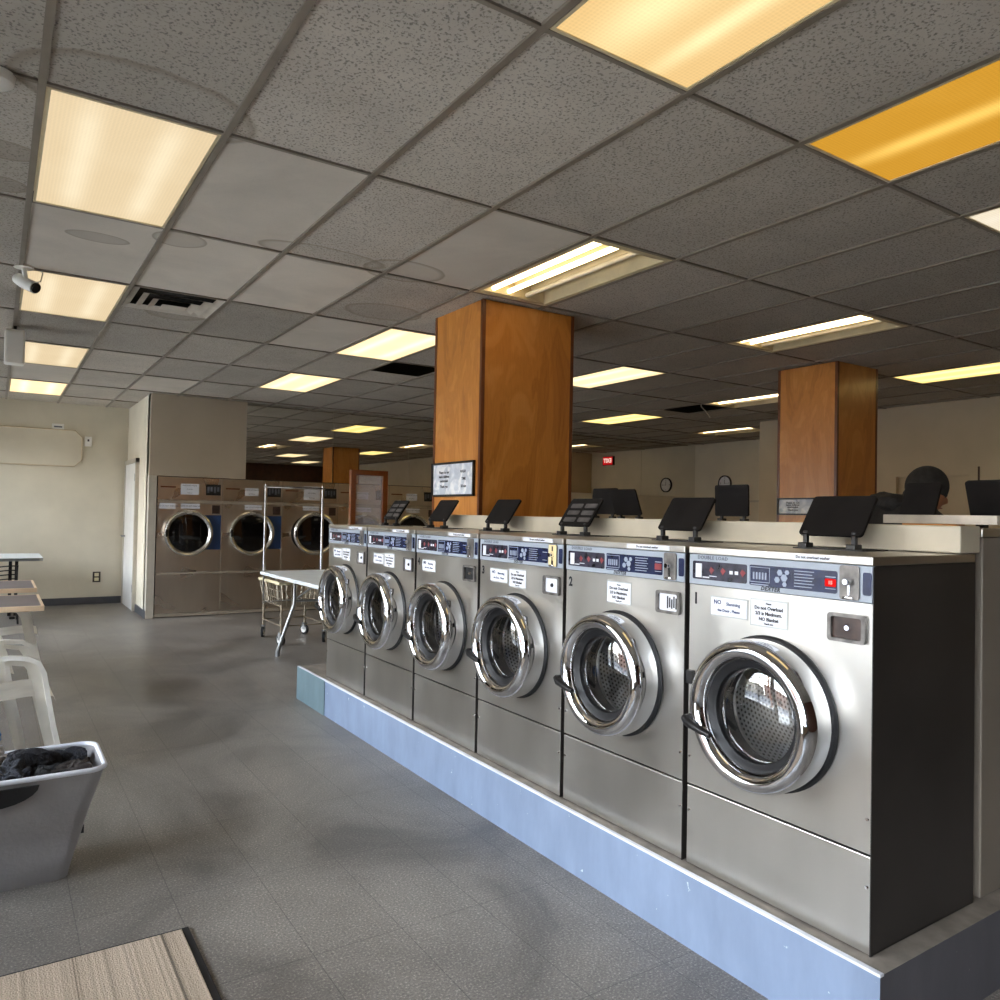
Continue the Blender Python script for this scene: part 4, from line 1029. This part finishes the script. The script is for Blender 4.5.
# local frame: +X is where the person faces, +Y left
PX, PY = 3.98, 2.13
t = thing('person', 'person in a dark hooded jacket and knit cap, leaning over behind the back row', 'person', (PX-.115, PY+.03, 0), (0, 0, -.62))
V, E_, R_ = [], [], []
def chain(pts, rad, start=None):
    i0 = start
    for p_, r_ in zip(pts, rad):
        V.append(p_); R_.append(r_)
        if i0 is not None: E_.append((i0, len(V)-1))
        i0 = len(V)-1
    return i0
chain([(-.10, 0, .86)], [(.15, .12)])
chain([(-.08, 0, 1.0), (-.03, 0, 1.14), (.0, 0, 1.28), (.02, 0, 1.38)], [(.15, .12), (.155, .12), (.16, .115), (.13, .10)], 0)
neck = chain([(.06, 0, 1.45)], [.06], 4); chain([(.09, 0, 1.50), (.10, 0, 1.57)], [.07, .085], neck)
for s in (-1, 1):
    chain([(.02, .17*s, 1.375), (.06, .23*s, 1.22), (.12, .25*s, 1.08), (.26, .22*s, 1.03), (.36, .18*s, 1.00)], [.065, .056, .047, .040, .032], 4)
    chain([(-.10, .09*s, .78), (-.06, .10*s, .50), (-.09, .10*s, .28), (-.12, .10*s, .09)], [.095, .072, .058, .045], 0)
skin_mesh('body', V, E_, R_, 'jacket', t)
# trousers and shoes
for s in (-1, 1):
    skin_mesh('trouser_leg', [(-.10, .09*s, .84), (-.10, .10*s, .72), (-.06, .10*s, .50), (-.09, .10*s, .28), (-.12, .10*s, .085)], [(0, 1), (1, 2), (2, 3), (3, 4)], [.11, .105, .082, .07, .064], 'trousers', t, 2)
    b = B(); box(b, -.20, .10, .05 if s > 0 else -.15, .15 if s > 0 else -.05, 0.0, .085, .03); obj('shoe', b, 'rubber', t, True)
    # hand with palm, four fingers and thumb
    hv = [(.36, .18*s, 1.0), (.43, .165*s, .985), (.47, .16*s, .975)]; he = [(0, 1), (1, 2)]; hr = [.026, (.036, .018), (.036, .016)]
    for q in range(4):
        f = (q-1.5)*.019; L = (.066, .078, .074, .058)[q]; n0 = len(hv)
        hv += [(.475, .16*s+f, .975), (.475+L*.5, .16*s+f*1.1, .966), (.475+L*.85, .16*s+f*1.1, .945), (.475+L, .16*s+f*1.1, .926)]
        he += [(2, n0), (n0, n0+1), (n0+1, n0+2), (n0+2, n0+3)]; hr += [.0095, .009, .0085, .0075]
    n0 = len(hv); hv += [(.42, .16*s-.04*s, .975), (.455, .16*s-.058*s, .955), (.485, .16*s-.055*s, .938)]; he += [(1, n0), (n0, n0+1), (n0+1, n0+2)]; hr += [.012, .010, .0085]
    skin_mesh('hand', hv, he, hr, 'skin', t, 1)
# head with face
b = B(); bmesh.ops.create_uvsphere(b, u_segments=28, v_segments=20, radius=1)
for v in b.verts:
    q = v.co; x, y, z = q.x*.094, q.y*.076, q.z*.113
    if q.x > 0: x *= 1-.10*max(0, q.z)
    if z < 0: y *= 1-.22*(-q.z); x = x*(1-.12*(-q.z))+.012*(-q.z)
    fx = max(0, q.x)
    x += .030*math.exp(-((y/.014)**2+((z+.012)/.022)**2))*fx       # nose
    x -= .010*math.exp(-(((abs(y)-.032)/.014)**2+((z-.012)/.012)**2))*fx   # eye sockets
    x += .007*math.exp(-((y/.022)**2+((z+.055)/.008)**2))*fx        # lips
    x += .008*math.exp(-((y/.02)**2+((z+.09)/.02)**2))*fx           # chin
    v.co = Vector((x, y, z))
hd = obj('head', b, 'skin', t, True, (.135, 0, 1.545), (0, .28, 0))
for s in (-1, 1):
    b = B(); bmesh.ops.create_icosphere(b, subdivisions=2, radius=.0105); obj('eye', b, 'ink', hd, True, (.082, .031*s, .012))
    b = B(); bmesh.ops.create_icosphere(b, subdivisions=2, radius=1)
    for v in b.verts: v.co = Vector((v.co.x*.018, v.co.y*.008, v.co.z*.03))
    obj('ear', b, 'skin', hd, True, (-.005, .076*s, -.005))
b = B(); box(b, .088, .0935, -.02, .02, -.0575, -.0525, .002); obj('mouth', b, 'displayred', hd)
b = B(); bmesh.ops.create_uvsphere(b, u_segments=32, v_segments=20, radius=1)
bmesh.ops.delete(b, geom=[v for v in b.verts if v.co.z < -.32-.0*v.co.x and v.co.x > .2 or v.co.z < -.62], context='VERTS')
for v in b.verts:
    q = v.co.copy(); rb = 1+.012*math.sin(30*math.atan2(q.y, q.x))
    v.co = Vector((q.x*.103*rb-.004, q.y*.088*rb, q.z*.106+.034))
bmesh.ops.solidify(b, geom=b.faces[:], thickness=.008)
obj('knit_cap', b, 'beanie', hd, True)
# hood and collar bunched behind the neck
b = B(); bmesh.ops.create_uvsphere(b, u_segments=24, v_segments=14, radius=1)
for v in b.verts:
    q = v.co; f = 1+.08*math.sin(7*q.y)+.06*math.sin(9*q.z+4*q.x); v.co = Vector((q.x*.095*f-.045, q.y*.14*f, q.z*.07*f+1.47+.02*max(0, -q.x)))
obj('hood', b, 'jacket', t, True)
b = B(); bmesh.ops.create_uvsphere(b, u_segments=24, v_segments=14, radius=1)
for v in b.verts:
    q = v.co; f = 1+.05*math.sin(8*q.y+3*q.z); v.co = Vector((q.x*.19*f+.025, q.y*.24*f, q.z*.185*f+1.345))
obj('jacket', b, 'jacket', t, True)

# ------------------------------------------------------------------ street outside (seen only in reflections)
for (x, y0, y1, h, m, lab) in ((-24, -20, -2, 5.0, 'stucco', 'pale low building across the street'), (-26, 1, 16, 6.5, 'stucco2', 'brick building across the street'), (-23, 19, 40, 4.5, 'stucco', 'pale building at the far end of the street')):
    t = thing('building', lab, 'building', (x, (y0+y1)/2, -.12)); L = (y1-y0)/2
    b = B(); box(b, -8, 0, -L, L, 0, h); obj('wall', b, m, t)
    b = B(); box(b, -8.1, .15, -L-.1, L+.1, h, h+.25); obj('roof', b, 'alu', t)
    for k in range(4):
        yy = -L+(k+.5)*L/2; b = B(); box(b, .0, .04, yy-.8, yy+.8, .9, 2.4); obj('window', b, 'darkglass', t)
t = thing('utility_pole', 'utility pole on the pavement outside the windows', 'pole', (-5.2, 4.4, -.02))
b = B(); tube(b, [(0, 0, 0), (0, 0, 9)], [.14, .10], 12); obj('post', b, 'woodtrim', t, True)
b = B(); box(b, -.06, .06, -1, 1, 7.9, 8.05); obj('crossarm', b, 'woodtrim', t)

# ------------------------------------------------------------------ light
W_ = bpy.data.worlds.new('World'); S.world = W_; W_.use_nodes = True; nt = W_.node_tree; nt.nodes.clear()
out = nt.nodes.new('ShaderNodeOutputWorld'); bg = nt.nodes.new('ShaderNodeBackground'); tc = nt.nodes.new('ShaderNodeTexCoord')
sp = nt.nodes.new('ShaderNodeSeparateXYZ'); rp_ = nt.nodes.new('ShaderNodeValToRGB')
nz = nt.nodes.new('ShaderNodeTexNoise'); nz.inputs['Scale'].default_value = 3.2; nz.inputs['Detail'].default_value = 5
mx = nt.nodes.new('ShaderNodeMix'); mx.data_type = 'RGBA'; cr = nt.nodes.new('ShaderNodeValToRGB')
nt.links.new(tc.outputs['Generated'], sp.inputs[0]); nt.links.new(sp.outputs[2], rp_.inputs[0]); nt.links.new(tc.outputs['Generated'], nz.inputs['Vector']); nt.links.new(nz.outputs[0], cr.inputs[0])
e = rp_.color_ramp.elements; e[0].position = .0; e[0].color = (.96, .96, .96, 1); e[1].position = .6; e[1].color = (.55, .70, .95, 1)
e = cr.color_ramp.elements; e[0].position = .45; e[0].color = (0, 0, 0, 1); e[1].position = .62; e[1].color = (1, 1, 1, 1)
nt.links.new(cr.outputs[0], mx.inputs[0]); nt.links.new(rp_.outputs[0], mx.inputs[6]); mx.inputs[7].default_value = (1.0, .98, .95, 1)
nt.links.new(mx.outputs[2], bg.inputs[0]); bg.inputs[1].default_value = 20.0; nt.links.new(bg.outputs[0], out.inputs[0])
for k, (a, c) in enumerate(WINS+[DOORY]):      # portals: daylight sampling through the window openings
    L = bpy.data.lights.new('window_portal', 'AREA'); L.shape = 'RECTANGLE'; L.size = HEAD-SILL; L.size_y = c-a
    try: L.cycles.is_portal = True
    except Exception: L.energy = 0
    o = bpy.data.objects.new('window_portal', L); link(o); o.location = (XL-.14, (a+c)/2, (HEAD+SILL)/2); o.rotation_euler = (0, -PI/2, 0)

# ------------------------------------------------------------------ camera
yaw, pitch, roll = .5823, .0185, .0191
f = Vector((math.sin(yaw)*math.cos(pitch), math.cos(yaw)*math.cos(pitch), math.sin(pitch)))
r = Vector((math.cos(yaw), -math.sin(yaw), 0)); u = r.cross(f)
r2 = r*math.cos(roll)+u*math.sin(roll); u2 = r2.cross(f)
cam = bpy.data.cameras.new('Camera'); cam.sensor_width = 36; cam.lens = 36*768/1000; cam.clip_start = .02; cam.clip_end = 300
co = bpy.data.objects.new('Camera', cam); link(co)
co.matrix_world = Matrix(((r2.x, u2.x, -f.x, 0), (r2.y, u2.y, -f.y, 0), (r2.z, u2.z, -f.z, 1.395), (0, 0, 0, 1)))
S.camera = co
vs = S.view_settings; S.display_settings.display_device = 'sRGB'; vs.view_transform = 'Standard'; vs.look = 'None'; vs.gamma = 1; vs.use_curve_mapping = False
vs.exposure = 0.12
try:
    S.cycles.use_denoising = True; S.cycles.max_bounces = 10; S.cycles.diffuse_bounces = 5; S.cycles.glossy_bounces = 5; S.cycles.transparent_max_bounces = 16; S.cycles.sample_clamp_indirect = 6
except Exception: pass
